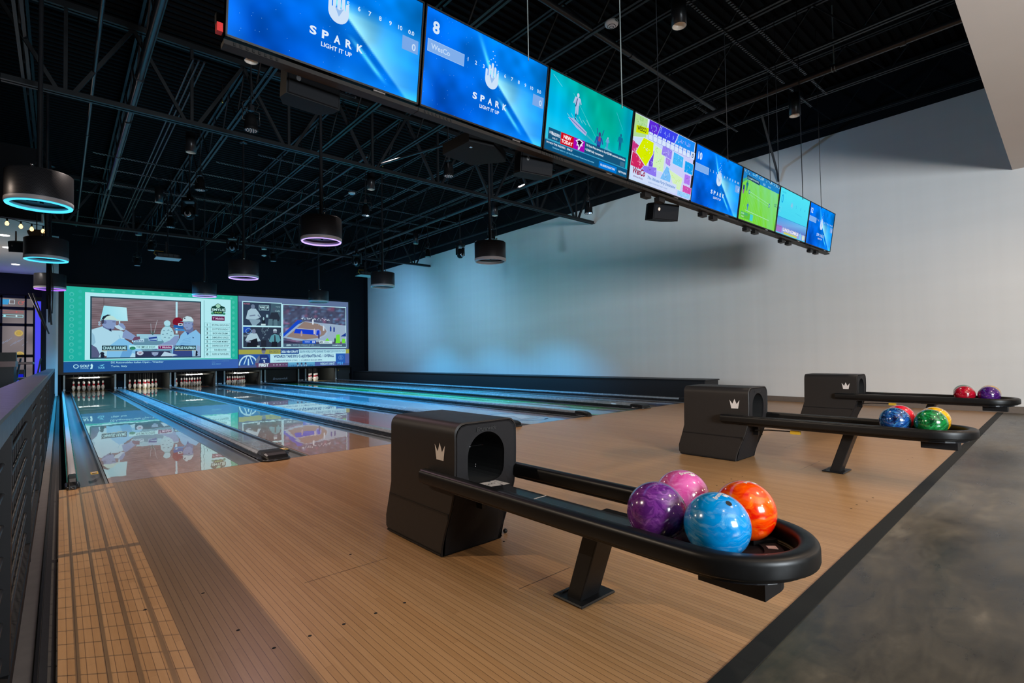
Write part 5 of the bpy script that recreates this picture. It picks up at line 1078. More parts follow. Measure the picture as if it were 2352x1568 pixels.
# ------------------------------------------------------------------ bowling balls
RB = .1085
def ball(name_lab, loc, cols, scale, rz=(0, 0, 0), mark=None, hole=None):
    me = MB(); me.sphere((0, 0, 0), RB, 28); m = marble('marbled_' + name_lab.split()[0] + '_%d' % len(bpy.data.materials), *[lin(*c) for c in cols], scale=scale)
    o = me.build('bowling_ball', m); o.location = loc
    tag(o, name_lab, 'bowling ball', 'bowling balls on the ball returns')
    md = o.modifiers.new('s', 'SUBSURF'); md.levels = 0; md.render_levels = 1
    def on(d, U, V, a, c, k=1.002):
        p = d * RB + U * a + V * c; return p.normalized() * RB * k
    if mark:
        d, U, size = Vector(mark[0]).normalized(), Vector(mark[1]), mark[2]
        U = (U - d * U.dot(d)).normalized(); V = d.cross(U)
        v, f, wh = glyphs('Brunswick', .03, .25); k = size / wh[0]
        b = MB(); b.add([on(d, U, V, (p[0] - wh[0] / 2) * k, (p[1] - wh[1] / 2) * k * 1.3) for p in v], f)
        b.add([on(d, U, V, a * .011 + .012, c * .011 - .017) for a, c in ((-1, -1), (1, -1), (1.4, .6), (.5, 0), (0, 1), (-.5, 0), (-1.4, .6))], [(0, 1, 3), (1, 2, 3), (0, 3, 5), (3, 4, 5), (0, 5, 6)])
        w = b.build('lettering', M['offwhite'], None); w.parent = o
    if hole:
        for h in hole:
            d = Vector(h).normalized(); U = d.orthogonal().normalized(); V = d.cross(U); b = MB()
            n = 20; b.loft([[on(d, U, V, .0125 * math.cos(2 * PI * k / n), .0125 * math.sin(2 * PI * k / n), 1.0015) for k in range(n)], [on(d, U, V, .0105 * math.cos(2 * PI * k / n), .0105 * math.sin(2 * PI * k / n), 1.0025) for k in range(n)]], smooth=False)
            e = [on(d, U, V, .0106 * math.cos(2 * PI * k / n), .0106 * math.sin(2 * PI * k / n), 1.0022) for k in range(n)]; b.add(e, [tuple(range(n))], 1)
            w = b.build('finger_hole', [m, M['dark']], None, 'dark finger hole'); w.parent = o
    return o
Zb = .392 + RB
ball('purple swirled bowling ball on the nearest ball return', (1.664, -4.836, Zb), ((84, 30, 106), (112, 46, 130), (176, 104, 184)), 9)
ball('pink bowling ball with white swirls on the nearest ball return', (1.905, -4.800, Zb), ((196, 70, 140), (206, 92, 156), (236, 176, 214)), 6, mark=((-.05, -.25, .97), (1, -.3, 0), .075))
ball('sky blue pearl bowling ball with finger hole on the nearest ball return', (1.678, -5.062, Zb), ((0, 122, 190), (2, 138, 206), (150, 208, 236)), 5, mark=((-.06, -.12, .99), (1, .1, 0), .075), hole=[(-.236, -.515, .82)])
ball('orange and red swirled bowling ball on the nearest ball return', (1.902, -5.056, Zb), ((216, 18, 0), (240, 84, 4), (250, 160, 30)), 4.5, mark=((.1, -.1, .98), (1, 0, 0), .06))
X1 = PP
ball('blue and black marbled bowling ball on the middle ball return', (1.664 + X1, -4.836, Zb), ((6, 12, 44), (20, 66, 130), (90, 170, 214)), 9)
ball('red bowling ball partly hidden on the middle ball return', (1.905 + X1, -4.822, Zb), ((150, 8, 24), (196, 16, 40), (220, 70, 90)), 7)
ball('green marbled bowling ball on the middle ball return', (1.672 + X1, -5.066, Zb), ((4, 44, 20), (16, 110, 48), (70, 180, 110)), 9, mark=((.35, -.75, -.35), (.9, .4, -.2), .06))
ball('yellow bowling ball behind the green ball on the middle ball return', (1.902 + X1, -5.052, Zb), ((150, 100, 4), (200, 150, 10), (226, 190, 60)), 7)
X2 = 2 * PP
ball('red bowling ball on the far ball return', (1.660 + X2, -4.836, Zb), ((120, 4, 20), (170, 10, 36), (196, 40, 60)), 6)
ball('green bowling ball half hidden behind red on the far ball return', (1.900 + X2, -4.80, Zb), ((6, 70, 50), (12, 110, 80), (40, 150, 110)), 7)
ball('dark purple bowling ball on the far ball return', (1.676 + X2, -5.064, Zb), ((40, 10, 70), (66, 22, 100), (110, 60, 140)), 8)
ball('yellow bowling ball behind the dark purple ball on the far ball return', (1.902 + X2, -5.048, Zb), ((140, 96, 4), (190, 140, 10), (210, 170, 50)), 7)
# ================================================================== CEILING
def girder(y, lab):
    t = thing('roof_girder', lab, 'girder', (5.6, y, 4.92), 'steel girders across the lanes')
    for nm, z, h in (('bottom_chord', 4.94, .085), ('top_chord', 6.2, .09)):
        b = MB()
        for d in (-.062, .012): b.box(-.62, WX - .004, y + d, y + d + .05, z, z + .012 if nm == 'bottom_chord' else z + h)
        for d in (-.024, .012): b.box(-.62, WX - .004, y + d, y + d + .012, z, z + h)
        b.build(nm, M['steel'], t)
    for x in (.04, 1.60, 3.13, 4.78, 6.37, 7.94, 9.50, 11.05):
        for dx in (-.78, 0, .78):
            w = .05 if dx else .045
            b = MB(); b.bar((x + dx * .12, y, 5.0), (min(x + dx, WX - .05), y, 6.22), w, w); b.build('web_strut', M['steel'], t)
    return t
g0 = girder(3.71, 'black steel girder across the lanes, nearest of the trusses, crossing behind the screens')
dup(g0, (5.6, 12.62, 4.92), 'second black steel girder, farther down the lanes near the projected picture')
JX = [-.42, .93, 2.45, 4.2, 5.55, 6.95, 8.47, 10.03, 11.5]
ORD = ['first', 'second', 'third', 'fourth', 'fifth', 'sixth', 'seventh', 'eighth', 'ninth']
def joist():
    x = JX[0]
    t = thing('bar_joist', 'x', 'roof joist', (x, 8, 5.6), 'bar joists running along the lanes')
    for nm, z in (('bottom_chord', 5.58), ('top_chord', 6.28)):
        b = MB()
        for d in (-.055, .018): b.box(x + d, x + d + .037, -5.10, 18.9, z, z + .035)
        b.build(nm, M['steel'], t)
    b = MB(); y = -5.1; up = True
    while y < 18.2: b.bar((x, y, 5.6 if up else 6.3), (x, y + .6, 6.3 if up else 5.6), .022, .022); y += .6; up = not up
    b.build('zigzag_web', M['steel'], t)
    return t
j0 = joist()
for k, x in enumerate(JX):
    lab = 'black open web roof joist, %s counting from the white wall' % ORD[len(JX) - 1 - k]
    if k == 0: j0['label'] = lab
    else: dup(j0, (x, 8, 5.6), lab)
# struts across the joists, in pairs
def strut(y, x0, x1, z, lab):
    b = MB(); b.box(x0, x1, y - .02, y + .02, z, z + .008)
    q = x0 + .05
    while q < x1: b.box(q, q + .03, y - .02, y + .02, z - .012, z); q += .06
    tag(b.build('perforated_strut', M['steel2']), lab, 'strut', 'perforated struts under the roof')
for i, (y, x0, x1, lab) in enumerate(((-2.66, 4.6, 10.3, 'perforated strut above the nearest wall side downlight'), (-3.0, 4.9, 10.0, 'perforated strut over the screens, nearest the camera'), (-1.30, 8.6, 10.3, 'short perforated strut at the end of the cross pipe'),
                             (5.9, 3.2, 7.2, 'perforated strut just past the nearest girder'), (6.9, 2.6, 7.0, 'second perforated strut past the nearest girder'), (7.9, .5, 9.8, 'long perforated strut midway down the hall'), (8.9, .5, 9.8, 'second long perforated strut midway down the hall'), (10.1, .5, 9.8, 'perforated strut before the second girder'), (11.2, .3, 7.0, 'perforated strut close before the second girder'),
                             (14.2, .3, 9.8, 'perforated strut past the second girder'), (15.6, .3, 11.0, 'perforated strut halfway from second girder to the picture'), (17.2, .3, 11.0, 'perforated strut nearest the picture wall'))):
    strut(y, x0, x1, 5.57 if i < 3 else 5.54, lab)
def pipe(pts, r, mat, lab, cat='pipe', grp=None, rings=(), name='ceiling_pipe', hang=()):
    b = MB(); b.tube(pts, r, 12); o = b.build(name, mat); tag(o, lab, cat, grp)
    a, c = Vector(pts[0]), Vector(pts[-1]); d = (c - a).normalized()
    for q in rings:
        b = MB(); p = a + (c - a) * q; b.tube([p - d * .035, p + d * .035], r * 1.25, 12); w = b.build('coupling', mat, o)
    for q in hang:
        b = MB(); p = a + (c - a) * q
        for s_ in (-.02, .02):
            e = p + d * s_; n = 12; ax = Vector((d.y, -d.x, 0)); b.tube([e + ax * (r * 1.1 * math.cos(PI + PI * k / n)) + Vector((0, 0, r * 1.1 * math.sin(PI + PI * k / n))) for k in range(n + 1)], .006, 5)
        b.tube([p + Vector((0, 0, r)), p + Vector((0, 0, .95))], .008, 6); b.build('hanger', M['post'], o)
    return o
pipe([(8.64, -5.18, 5.30), (8.64, 18.6, 5.30)], .05, M['steel2'], 'thick black pipe running the length of the lanes on the wall side', rings=(.035, .16, .33, .5, .7), hang=(.07,))
pipe([(2.0, -1.48, 5.60), (9.2, -1.44, 5.60)], .042, M['steel2'], 'black cross pipe over the approach, behind the screens', rings=(.3, .62, .985))
pipe([(.86, -3, 5.30), (.86, 9.6, 5.30)], .05, M['steel2'], 'thick black pipe overhead near the railing side', rings=(.3, .5, .64, .8))
pipe([(.36, -2, 5.40), (.36, 15, 5.40)], .028, M['steel2'], 'thin pipe overhead closest to the railing', rings=(.2, .5))
pipe([(4.78, 3.9, 5.30), (4.78, 18.2, 5.30)], .030, M['steel2'], 'blue lit long conduit overhead along the middle of the lanes', rings=(.2, .4, .6, .8), name='conduit', cat='conduit')
pipe([(9.50, 6.0, 5.28), (9.50, 18.6, 5.28)], .026, M['steel2'], 'thin conduit beside the thick pipe on the wall side', rings=(.3, .6), name='conduit', cat='conduit')
for k in range(3): pipe([(1.50 + .075 * k, 3.0, 5.70), (1.50 + .075 * k, 18.3, 5.70)], .017, M['steel2'], ['railing side', 'middle', 'wall side'][k] + ' conduit of three parallel conduits overhead', grp='three parallel conduits', name='conduit', cat='conduit')
pipe([(2.9, 3.3, 6.1), (3.6, 1.9, 5.35)], .018, M['steel2'], 'short slanting brace pipe behind the screen numbered 8', name='brace_pipe')
pipe([(4.9, 3.55, 5.05), (5.6, 1.6, 5.12)], .022, M['steel2'], 'short capped pipe sticking out near the nearest girder', name='stub_pipe')
pipe([(9.05, 3.9, 5.12), (9.05, .8, 5.12)], .02, M['steel2'], 'short thin pipe under the thick pipe by the football screen', name='stub_pipe')
# wall side slanting angle
b = MB(); b.bar((10.03, -1.9, 5.6), (11.7, -1.5, 5.05), .04, .04); b.bar((11.7, -1.5, 5.08), (11.79, -1.5, 4.8), .03, .03); tag(b.build('wall_brace', M['steel2']), 'black angle brace from joist down to the top of the white wall', 'brace')
for x, y, lab in ((8.56, -1.78, 'small brass sprinkler head above the party collage screen'), (6.2, 6.0, 'small brass sprinkler head past the nearest girder'), (2.3, 4.9, 'small brass sprinkler head near the railing side')):
    b = MB(); b.tube([(x, y, 6.38), (x, y, 6.06)], .012, 6, 1); b.lathe([(.006, 6.06), (.012, 6.05), (.012, 6.03), (.022, 6.01), (.004, 6.008)], (x, y, 0), 10); tag(b.build('hanging_sprinkler', [M['brass'], M['steel2']]), lab, 'sprinkler')
for x, y, z, lab, fire in ((5.38, -1.91, 5.40, 'white fire detector above the teal football screen', True), (5.68, 6.70, 5.40, 'white smoke detector disc over the middle lanes', False), (6.28, 16.5, 5.40, 'far white smoke detector disc near the picture', False)):
    t = thing('smoke_detector', lab, 'smoke detector', (x, y, z), 'detectors under the roof')
    b = MB(); b.lathe([(.001, -.045), (.035, -.042), (.06, -.03), (.085, -.015), (.09, .005), (.085, .02), (.001, .022)], (x, y, z), 24); h = b.build('body', M['white'], t)
    b = MB(); b.lathe([(.022, -.047), (.03, -.047)], (x, y, z), 16); b.lathe([(.05, -.0375), (.056, -.034)], (x, y, z), 20); b.build('grille', M['trim'], h)
    if fire: b = MB(); letters(b, 'FIRE', (x - .01, y - .088, z - .006), (1, .1, 0), (0, -.3, .9), .018, w=.06, bold=.03); b.build('lettering', M['dark'], h)
    b = MB(); b.box(x - .02, x + .02, y - .02, y + .45, z + .022, z + .05); b.build('arm', M['steel2'], t)

# ------------------------------------------------------------------ drum lights
def drum():
    t = thing('pendant_drum_light', 'x', 'drum light', (0, 0, 3.07), 'hanging drum lights')
    c = (0, 0, 3.07); r = .325
    b = MB(); b.lathe([(r, .055), (r, .385), (r - .012, .395), (.02, .395)], c, 48); b.lathe([(r - .012, .06), (r - .012, .38)], c, 48); o = b.build('drum_body', M['perf'], t)
    b = MB(); b.lathe([(r + .002, .052), (r + .004, .03), (r + .002, .006), (r - .006, .0), (r - .012, .004), (r - .014, .05)], c, 48); b.build('bottom_trim', M['capwhite'], t, 'pale bottom trim')
    b = MB(); b.lathe([(r - .014, .07), (.001, .07)], c, 32); b.box(-.12, -.02, -.03, .01, 3.07 + .03, 3.07 + .07, 1); b.tube([(.02, .03, 3.14), (.02, .03, 3.10)], .02, 8, 1); b.tube([(.09, -.05, 3.14), (.09, -.05, 3.11)], .016, 8, 1); b.build('inner_plate', [M['drumgrey'], M['steel2']], t)
    b = MB(); b.tube([(0, 0, 3.46), (0, 0, 6.36)], .025, 12); b.tube([(0, 0, 3.46), (0, 0, 4.5)], .03, 12); b.lathe([(.09, 6.36), (.09, 6.34), (.02, 6.33)], (0, 0, 0), 16); p = b.build('pole', M['steel2'], t)
    b = MB(); b.tube([(.05, -.03, 3.46), (.07, -.05, 3.56), (.05, -.04, 3.7), (.03, -.02, 3.8)], .006, 6); b.tube([(-.05, .02, 3.46), (-.08, .03, 3.52), (-.03, .02, 3.62)], .005, 6); b.build('cable', M['black'], p)
    for a in (.6, 2.7, 4.5):
        x, y = .30 * math.cos(a), .30 * math.sin(a); b = MB(); b.sphere((x, y, 3.487), .016, 8); b.tube([(x, y, 3.46), (x, y, 3.48)], .006, 6); b.build('eye_bolt', M['chrome'], t)
    b = MB(); b.tube([(-.20, .1, 3.46), (-.20, .1, 3.50), (-.12, .1, 3.51), (-.12, .1, 3.46)], .008, 6); b.build('handle', M['black'], t)
    return t
dr0 = drum()
rowl = ['along the railing', 'over the second and third lanes', 'nearest the white wall']
col = [['cyan', 'cyan', 'purple'], ['violet', 'violet', 'violet'], [None, None, None]]
first = True
DX = [-.2, 3.3, 6.74]; DY = [2.42, 7.2, 12.0]; DYY = [(2.72, 7.2, 12.29), (2.62, 7.5, 11.93), (2.34, 7.1, 11.82)]
for i in range(3):
    for j in range(3):
        pos = ['nearest', 'middle', 'farthest'][j]; cl = col[i][j]
        lab = ('%s drum light %s, ' % (pos, rowl[i])) + (('glowing %s ring' % cl) if cl else 'unlit')
        lab = 'dark hanging ' + lab
        x = DX[i]; loc = (x, DYY[i][j], 3.07)
        if first: d = dr0; d.location = loc; d['label'] = lab; first = False; keep = [c for c in d.children]
        else: d = dup(dr0, loc, lab)
for d in [o for o in list(S.objects) if o.name.startswith('pendant_drum_light')]:
    x, y, _ = d.location; i = min(range(3), key=lambda k: abs(DX[k] - x)); j = min(range(3), key=lambda k: abs(DY[k] - y)); cl = col[i][j]
    b = MB(); r = .325
    if cl == 'cyan': b.lathe([(r - .004, -.002), (r - .008, -.012), (r - .045, -.012), (r - .05, -.002), (r - .045, .01)], (x, y, 3.07), 48)
    else: b.lathe([(r - .006, -.002), (r - .010, -.010), (r - .026, -.010), (r - .03, -.002), (r - .026, .008)], (x, y, 3.07), 48)
    b.build('led_ring', {'cyan': M['ledcyan'], 'violet': M['ledviolet'], 'purple': M['ledpurple'], None: M['capwhite']}[cl], d, ('glowing %s ring' % cl) if cl else None)

# ------------------------------------------------------------------ cylinder downlights
def downlight():
    t = thing('downlight', 'x', 'downlight', (0, 0, 4.9), 'cylinder downlights under the roof')
    c = (0, 0, 4.9)
    b = MB(); b.lathe([(.078, .0), (.085, .0), (.085, .36), (.001, .36)], c, 24); b.build('housing', M['steel2'], t)
    b = MB(); b.lathe([(.079, .001), (.079, .004), (.05, .09), (.001, .09)], c, 24); b.build('reflector', M['reflector'], t, 'pale reflector')
    b = MB(); b.tube([(0, 0, 5.26), (0, 0, 5.46)], .007, 6); s_ = b.build('stem', M['steel2'], t)
    b = MB(); b.lathe([(.06, 5.46), (.065, 5.455), (.05, 5.49), (.001, 5.495)], (0, 0, 0), 20); b.build('canopy', M['steel2'], s_)
    return t
dl0 = downlight()
DL_ = [(5.40, -2.86, 'cylinder downlight above the football screen, nearest the camera'), (8.92, -2.86, 'cylinder downlight nearest the white wall, above the row of screens'), (1.81, 1.05, 'cylinder downlight below the leftmost blue screen'), (1.775, 4.84, 'cylinder downlight past the nearest girder, railing side'),
       (1.76, 8.72, 'third cylinder downlight down the hall, railing side'), (1.75, 12.87, 'farthest cylinder downlight, railing side'), (5.25, 4.73, 'cylinder downlight past the nearest girder, over middle lanes'), (8.81, .92, 'cylinder downlight under the football screen'),
       (8.93, 8.97, 'cylinder downlight before the thick pipe, far wall side'), (8.83, 4.68, 'cylinder downlight behind the nearest unlit drum light'), (5.25, 12.8, 'farthest cylinder downlight over the middle lanes')]
for k, (x, y, lab) in enumerate(DL_):
    if k == 0: dl0.location = (x, y, 4.9); dl0['label'] = lab
    else: dup(dl0, (x, y, 4.9), lab)
for k in (0, 1):
    o = [o for o in S.objects if o.name.startswith('downlight') and abs(o.location.x - DL_[k][0]) < .01 and abs(o.location.y - DL_[k][1]) < .01][0]
    b = MB(); b.lathe([(.001, .088), (.045, .088)], (DL_[k][0], DL_[k][1], 4.9), 16); b.build('lamp_disc', M['warmglow'], o, 'warm lit lamp')

# ------------------------------------------------------------------ stage lamps with many small lenses
def par():
    t = thing('stage_spotlight', 'x', 'stage lamp', (0, 0, 4.3), 'stage lamps with many small lenses')
    z = 4.3
    b = MB(); b.lathe([(.088, 0), (.092, .0), (.092, .04), (.085, .06), (.085, .15), (.065, .21), (.03, .25), (.001, .25)], (0, 0, z), 24)
    for k in range(10): b.lathe([(.085, .07 + .008 * k), (.089, .072 + .008 * k), (.085, .074 + .008 * k)], (0, 0, z), 20)
    b.build('can', M['speaker'], t)
    b = MB(); b.lathe([(.088, .006), (.001, .006)], (0, 0, z), 24)
    for q, n in ((0, 1), (.033, 6), (.066, 11)):
        for k in range(n): a = 2 * PI * k / n; b.lathe([(.001, -.004), (.009, -.002), (.011, .006)], (q * math.cos(a), q * math.sin(a), z), 8, 1)
    b.build('lens_plate', [M['black'], M['lens']], t, 'plate of small clear lenses')
    b = MB(); b.tube([(-.092, 0, z + .12), (-.125, 0, z + .12), (-.125, 0, z + .30), (.125, 0, z + .30), (.125, 0, z + .12), (.092, 0, z + .12)], .008, 6); b.build('yoke', M['steel2'], t)
    b = MB(); b.tube([(0, 0, z + .30), (0, 0, 5.58)], .010, 6); b.box(-.03, .03, -.03, .03, z + .28, z + .36); s_ = b.build('drop_rod', M['steel2'], t)
    b = MB(); b.tube([(.02, .03, z + .25), (.10, .05, z + .33), (.13, .02, z + .42), (.03, .0, z + .50), (.012, .01, z + .8)], .006, 6); b.tube([(-.02, .03, z + .25), (-.10, .05, z + .30), (-.12, .0, z + .36), (-.02, 0, z + .45)], .006, 6); b.build('cable', M['black'], s_)
    return t
pr0 = par()
PAR = [(1.99, 1.76, 4.30, 'stage lamp with many lenses, nearest the leftmost blue screen'), (1.96, 5.07, 4.3, 'second stage lamp of the railing side row'), (1.97, 8.54, 4.3, 'third stage lamp of the railing side row'), (1.95, 11.87, 4.3, 'fourth stage lamp of the railing side row'),
       (1.91, 14.95, 4.3, 'last stage lamp of the railing side row, above the picture'), (5.17, 1.55, 4.3, 'stage lamp hanging below the screen numbered 8, middle row'), (5.14, 4.79, 4.3, 'stage lamp right of the middle drum pole, middle row'), (5.19, 11.6, 4.3, 'far stage lamp of the middle row, left of the hanging drum'),
       (8.81, 8.04, 4.3, 'small stage lamp against the top of the white wall'), (9.01, 1.56, 4.3, 'stage lamp at the wall end of the nearest girder'), (8.9, 4.9, 4.3, 'stage lamp behind the nearest unlit drum light'), (8.85, 11.4, 4.3, 'stage lamp above the middle unlit drum light'), (5.2, 15.0, 4.3, 'small stage lamp just above the right picture edge')]
for k, (x, y, z, lab) in enumerate(PAR):
    if k == 0: p = pr0; p.location = (x, y, z); p['label'] = lab
    else: p = dup(pr0, (x, y, z), lab)
    p.rotation_euler = (0, 0, (.3, .9, -.4, .2)[k % 4])
def mover():
    t = thing('moving_head_spotlight', 'x', 'stage lamp', (0, 0, 4.2), 'moving head lamps')
    z = 4.2
    b = MB(); b.box(-.12, .12, -.10, .10, z + .18, z + .27, b=.015); b.build('base', M['black'], t)
    for sx in (-1, 1): b = MB(); b.box(sx * .13 - .02, sx * .13 + .02, -.05, .05, z - .09, z + .18, b=.012); b.build('yoke_arm', M['black'], t)
    b = MB(); b.lathe([(.001, -.17), (.05, -.165), (.085, -.13), (.10, -.06), (.10, .03), (.08, .09), (.04, .12), (.001, .125)], (0, 0, z), 20); h = b.build('head', M['speaker'], t)
    b = MB(); b.lathe([(.001, -.001), (.06, 0)], (0, -.09, z - .07), 16, axis='y'); b.lathe([(.062, -.005), (.07, -.003), (.07, .01)], (0, -.09, z - .07), 16, axis='y', mi=1); b.build('lens', [M['lens'], M['chrome']], h)
    b = MB(); b.tube([(0, 0, z + .27), (0, 0, 5.56)], .016, 8); b.box(-.04, .04, -.04, .04, z + .27, z + .36); b.sphere((.05, -.11, z + .22), .012, 6, 1); b.build('drop_rod', [M['steel2'], M['chrome']], t)
    return t
mv0 = mover()
for k, (x, y, lab) in enumerate(((2.0, 6.35, 'black moving head lamp on the railing side, over the first lanes'), (3.5, 9.42, 'black moving head lamp left of the middle violet drum light'), (7.11, 9.54, 'black moving head lamp left of the middle unlit drum light'), (8.95, 6.47, 'black moving head lamp left of the nearest unlit drum light'))):
    if k == 0: p = mv0; p.location = (x, y, 4.2); p['label'] = lab
    else: p = dup(mv0, (x, y, 4.2), lab)
    p.rotation_euler = (0, 0, (-.6, -.4, -.9, .2)[k])
def projector():
    t = thing('projector', 'x', 'projector', (0, 0, 4.0), 'ceiling projectors')
    z = 4.0
    b = MB(); b.box(-.26, .26, -.19, .19, z - .045, z + .07, b=.01)
    for k in range(4): b.box(-.24 + .12 * k, -.14 + .12 * k, -.194, -.19, z - .02, z + .05, 1)
    b.build('body', [M['black'], M['drumgrey']], t)
    b = MB(); b.box(-.29, .29, -.22, .22, z - .062, z - .046); b.build('base_plate', M['capwhite'], t, 'pale base plate')
    b = MB(); b.tube([(0, 0, z + .07), (0, 0, 5.56)], .018, 8); b.box(-.07, .07, -.05, .05, z + .07, z + .11); b.box(-.05, -.02, -.02, .02, z + .11, z + .42); b.build('mount', M['steel2'], t)
    b = MB(); b.tube([(-.26, -.1, z + .0), (-.33, -.12, z + .04), (-.30, -.1, z + .12), (-.1, -.05, z + .13)], .008, 6); b.build('cable', M['yellow'], t, 'yellow cable')
    return t
pj0 = projector(); pj0.location = (2.23, 10.96, 4.0); pj0['label'] = 'dark projector with pale base and yellow cable above the golf picture'
dup(pj0, (7.93, 10.64, 4.0), 'dark projector left of the middle unlit drum light')
# black box column with cables by the railing
t = thing('hanging_cable_mast', 'black mast with cable bundle and struts hanging beside the railing drum lights', 'mast', (-.2, 9.3, 2.2))
b = MB(); b.box(-.235, -.165, 9.27, 9.33, 2.3, 5.6); b.build('mast', M['matt'], t)
b = MB(); b.tube([(-.17, 9.2, 3.5), (-.15, 9.18, 2.9), (-.17, 9.16, 2.4), (-.14, 9.18, 1.95)], .018, 7); b.tube([(-.16, 9.2, 3.3), (-.12, 9.16, 2.8), (-.13, 9.18, 2.2)], .012, 6); b.tube([(-.2, 9.2, 2.6), (-.18, 9.2, 2.0)], .015, 6); b.build('cable_bundle', M['black'], t)
b = MB(); b.bar((-.50, 9.1, 2.62), (-.22, 9.2, 1.85), .03, .03); b.bar((-.44, 9.1, 2.62), (-.18, 9.2, 1.75), .022, .022, 1); b.build('gas_strut', [M['black'], M['steel2']], t)
speaker(-.60, 8.05, 3.42, .30, .20, .2, -.2, .3, 'black speaker hanging beyond the railing below the string lights', 'speakers beyond the railing')
t = thing('hanging_speaker', 'black angular box hanging behind the middle cyan drum light', 'speaker', (-.35, 8.0, 3.62), 'speakers beyond the railing')
b = MB(); b.prism([(-.50, 3.72), (-.42, 3.76), (-.24, 3.76), (-.2, 3.70), (-.28, 3.54), (-.42, 3.52)], 7.85, 8.1, 'xz'); b.build('cabinet', M['speaker'], t); b = MB(); b.tube([(-.36, 8, 3.76), (-.36, 8, 4.6)], .01, 6); b.build('drop_rod', M['steel2'], t)
# ================================================================== CAMERA
F, YAW, PIT, ROL = 1176.132, .7237, .0284, -.0176
def ray(a, b):
    cr, sr = math.cos(ROL), math.sin(ROL); a, b = a * cr - b * sr, a * sr + b * cr
    u, w, v = a, 1.0, b
    cp, sp = math.cos(PIT), math.sin(PIT); w, v = w * cp - v * sp, w * sp + v * cp
    c, s_ = math.cos(YAW), math.sin(YAW)
    return Vector((u * c + w * s_, -u * s_ + w * c, v))
fw = ray(0, 0); rt = ray(1, 0) - fw; up = ray(0, 1) - fw
cd = bpy.data.cameras.new('camera'); cd.sensor_width = 36; cd.lens = F / 2352 * 36; cd.clip_end = 200; cd.clip_start = .02
cam = bpy.data.objects.new('camera', cd); COL.objects.link(cam)
R = Matrix((rt.normalized(), up.normalized(), (-fw).normalized())).transposed().to_4x4()
cam.matrix_world = Matrix.Translation((0, -5.9253, 1.0865)) @ R
S.camera = cam

# ================================================================== LIGHT
def look(o, target):
    d = Vector(target) - Vector(o.location); o.rotation_euler = d.to_track_quat('-Z', 'Y').to_euler()
def spot(name, loc, tgt, watts, colr, size, blend=.5, rad=.05):
    l = bpy.data.lights.new(name, 'SPOT'); l.energy = watts; l.color = colr; l.spot_size = math.radians(size); l.spot_blend = blend; l.shadow_soft_size = rad
    o = bpy.data.objects.new(name, l); COL.objects.link(o); o.location = loc; look(o, tgt); return o
def area(name, loc, tgt, watts, colr, sx, sy, spread=180):
    l = bpy.data.lights.new(name, 'AREA'); l.shape = 'RECTANGLE'; l.size = sx; l.size_y = sy; l.energy = watts; l.color = colr; l.spread = math.radians(spread)
    o = bpy.data.objects.new(name, l); COL.objects.link(o); o.location = loc; look(o, tgt); return o
def point(name, loc, watts, colr, rad=.08):
    l = bpy.data.lights.new(name, 'POINT'); l.energy = watts; l.color = colr; l.shadow_soft_size = rad
    o = bpy.data.objects.new(name, l); COL.objects.link(o); o.location = loc; return o
WARM = (1.0, .74, .50); COOL = (.72, .88, 1.0)
# assumed unseen track spots beyond the railing, placed for the rail and mesh shadows
spot('assumed_track_spot', (-2.75, -1.45, 4.0), (.9, -2.2, 0), 640, (1, .80, .60), 70, .6, .012)
spot('assumed_track_spot', (-2.9, 3.2, 4.1), (.8, -.6, 0), 190, (1, .80, .64), 75, .6, .02)
# assumed unseen downlights in the lowered ceiling behind the approach
for x in (1.2, 4.0, 6.8, 9.6):
    spot('assumed_soffit_downlight', (x, -6.9, 4.0), (x + .1, -4.3, 0), 185 if x > 2 else 40, WARM, 120, .8, .06)
# the two lit cylinder downlights
for x, y in ((5.40, -2.86), (8.92, -2.86)):
    spot('cylinder_lamp', (x, y, 4.89), (x, y, 0), 170, (1, .78, .56), 85, .7, .05)
# assumed unseen soft light far behind, placed to cast the screens' wall shadow
area('assumed_rear_light', (1.8, -11.2, 2.2), (10.5, 2.0, 2.4), 660, (.84, .93, 1.0), 2.4, 1.6, 140)
# added unseen point lights behind the camera that brighten the lowered ceiling
for x in (2.5, 6.5, 10.0): point('soffit_fill', (x, -9.2, 2.5), 50, (1, .72, .50), .15)
# stage lamps washing the far wall blue; first two at assumed spots without a lamp
spot('stage_wash', (8.0, 13.4, 4.3), (11.8, 15.6, 1.9), 480, (.22, .55, 1.0), 125, 1, .1)
spot('stage_wash', (8.0, 9.4, 4.3), (11.8, 10.4, 1.9), 340, (.30, .62, 1.0), 125, 1, .1)
spot('stage_wash', (5.14, 4.79, 4.25), (11.8, 4.2, 2.6), 200, (.45, .74, 1.0), 100, 1, .08)
spot('stage_wash', (9.01, 1.56, 4.27), (11.8, -3.9, 4.9), 230, (.25, .55, 1.0), 60, 1, .08)
# assumed pin lamps, out of view above the openings
for i, x in enumerate(LN):
    if i == 4: continue
    area('assumed_pin_lamp', (x + LW / 2, 19.36, .645), (x + LW / 2, 20.6, .10), 16.0, (1, .98, .92), .95, .08)
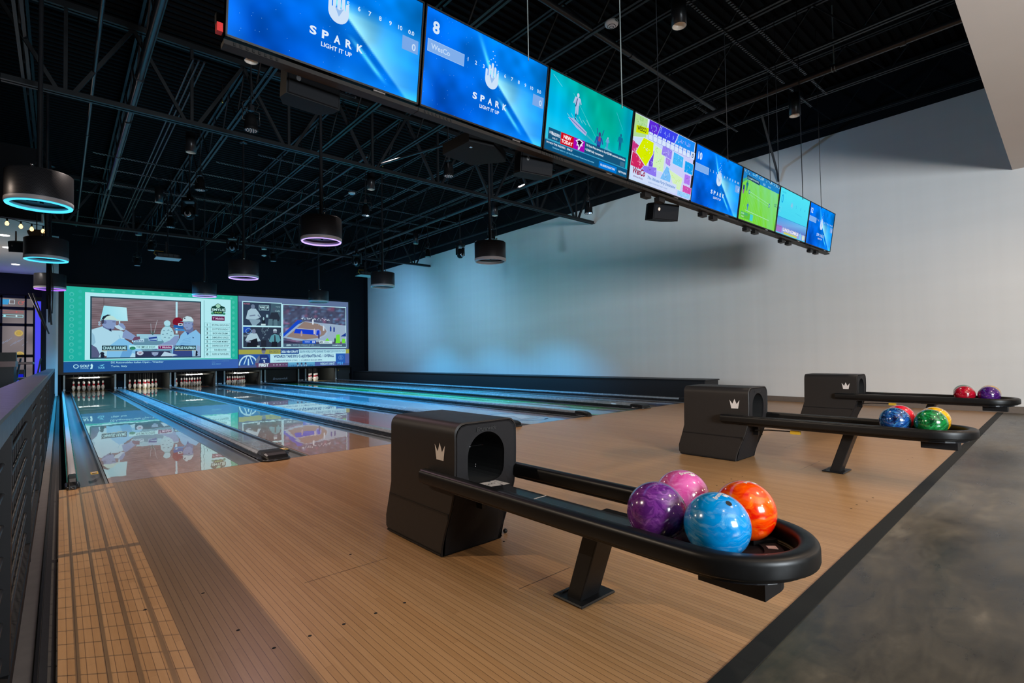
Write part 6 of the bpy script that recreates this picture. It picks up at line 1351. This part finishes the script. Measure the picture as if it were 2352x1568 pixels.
# recessed lamps beyond the railing and blue arcade glow
for x, y in RL: spot('arcade_lamp', (x, y, 3.98), (x, y, 0), 40, (1, .92, .84), 110, .7, .06)
point('assumed_arcade_glow', (-1.2, 16.0, 2.9), 22, (.22, .16, 1), .2)  # assumed unseen light, tints the arcade end wall and ceiling violet
for x in (-1.8,): point('arcade_fill', (x, 12.0, 2.2), 60, (1, .88, .82), .15)  # added unseen fill, brightens the arcade ceiling and pale wall end
for x, y in ((1.96, 5.07), (1.97, 8.54), (1.95, 11.87), (1.91, 14.95), (5.17, 4.79), (5.17, 8.2), (5.19, 11.6), (5.2, 15.0), (8.9, 4.9), (8.81, 8.04), (8.85, 11.4)):
    spot('stage_blue', (x, y, 4.27), (x, y + .3, 0), 2400, (.04, .48, 1.0), 100, .9, .06)
spot('stage_pink', (1.99, 1.76, 4.27), (2.0, -1.0, 0), 170, (1, .62, .72), 70, 1, .06)
spot('stage_white', (5.17, 1.55, 4.27), (4.6, -.8, 0), 120, (.9, .85, 1), 80, 1, .06)
for x in (1.2, 4.8, 8.6): spot('lane_fill', (x, 3.4, 5.4), (x, 2.2, 0), 900, (1, .84, .76), 75, 1, .08)  # added fill overhead, brightens lane wood near the foul line
# drum light glow
for d in [o for o in S.objects if o.name.startswith('pendant_drum_light')]:
    x, y, _ = d.location; i = min(range(3), key=lambda k: abs(DX[k] - x)); j = min(range(3), key=lambda k: abs(DY[k] - y)); cl = col[i][j]

w = bpy.data.worlds.new('hall'); S.world = w; w.use_nodes = True
w.node_tree.nodes['Background'].inputs[0].default_value = (.35, .42, .55, 1); w.node_tree.nodes['Background'].inputs[1].default_value = .012
vs = S.view_settings; vs.view_transform = 'Standard'; vs.look = 'None'; vs.gamma = 1; vs.use_curve_mapping = False; vs.exposure = 0.0
S.display_settings.display_device = 'sRGB'
S.cycles.use_denoising = True
try: S.cycles.denoiser = 'OPENIMAGEDENOISE'
except Exception: pass
S.cycles.max_bounces = 8; S.cycles.diffuse_bounces = 4; S.cycles.glossy_bounces = 4; S.cycles.sample_clamp_indirect = 6; S.cycles.caustics_reflective = False; S.cycles.caustics_refractive = False
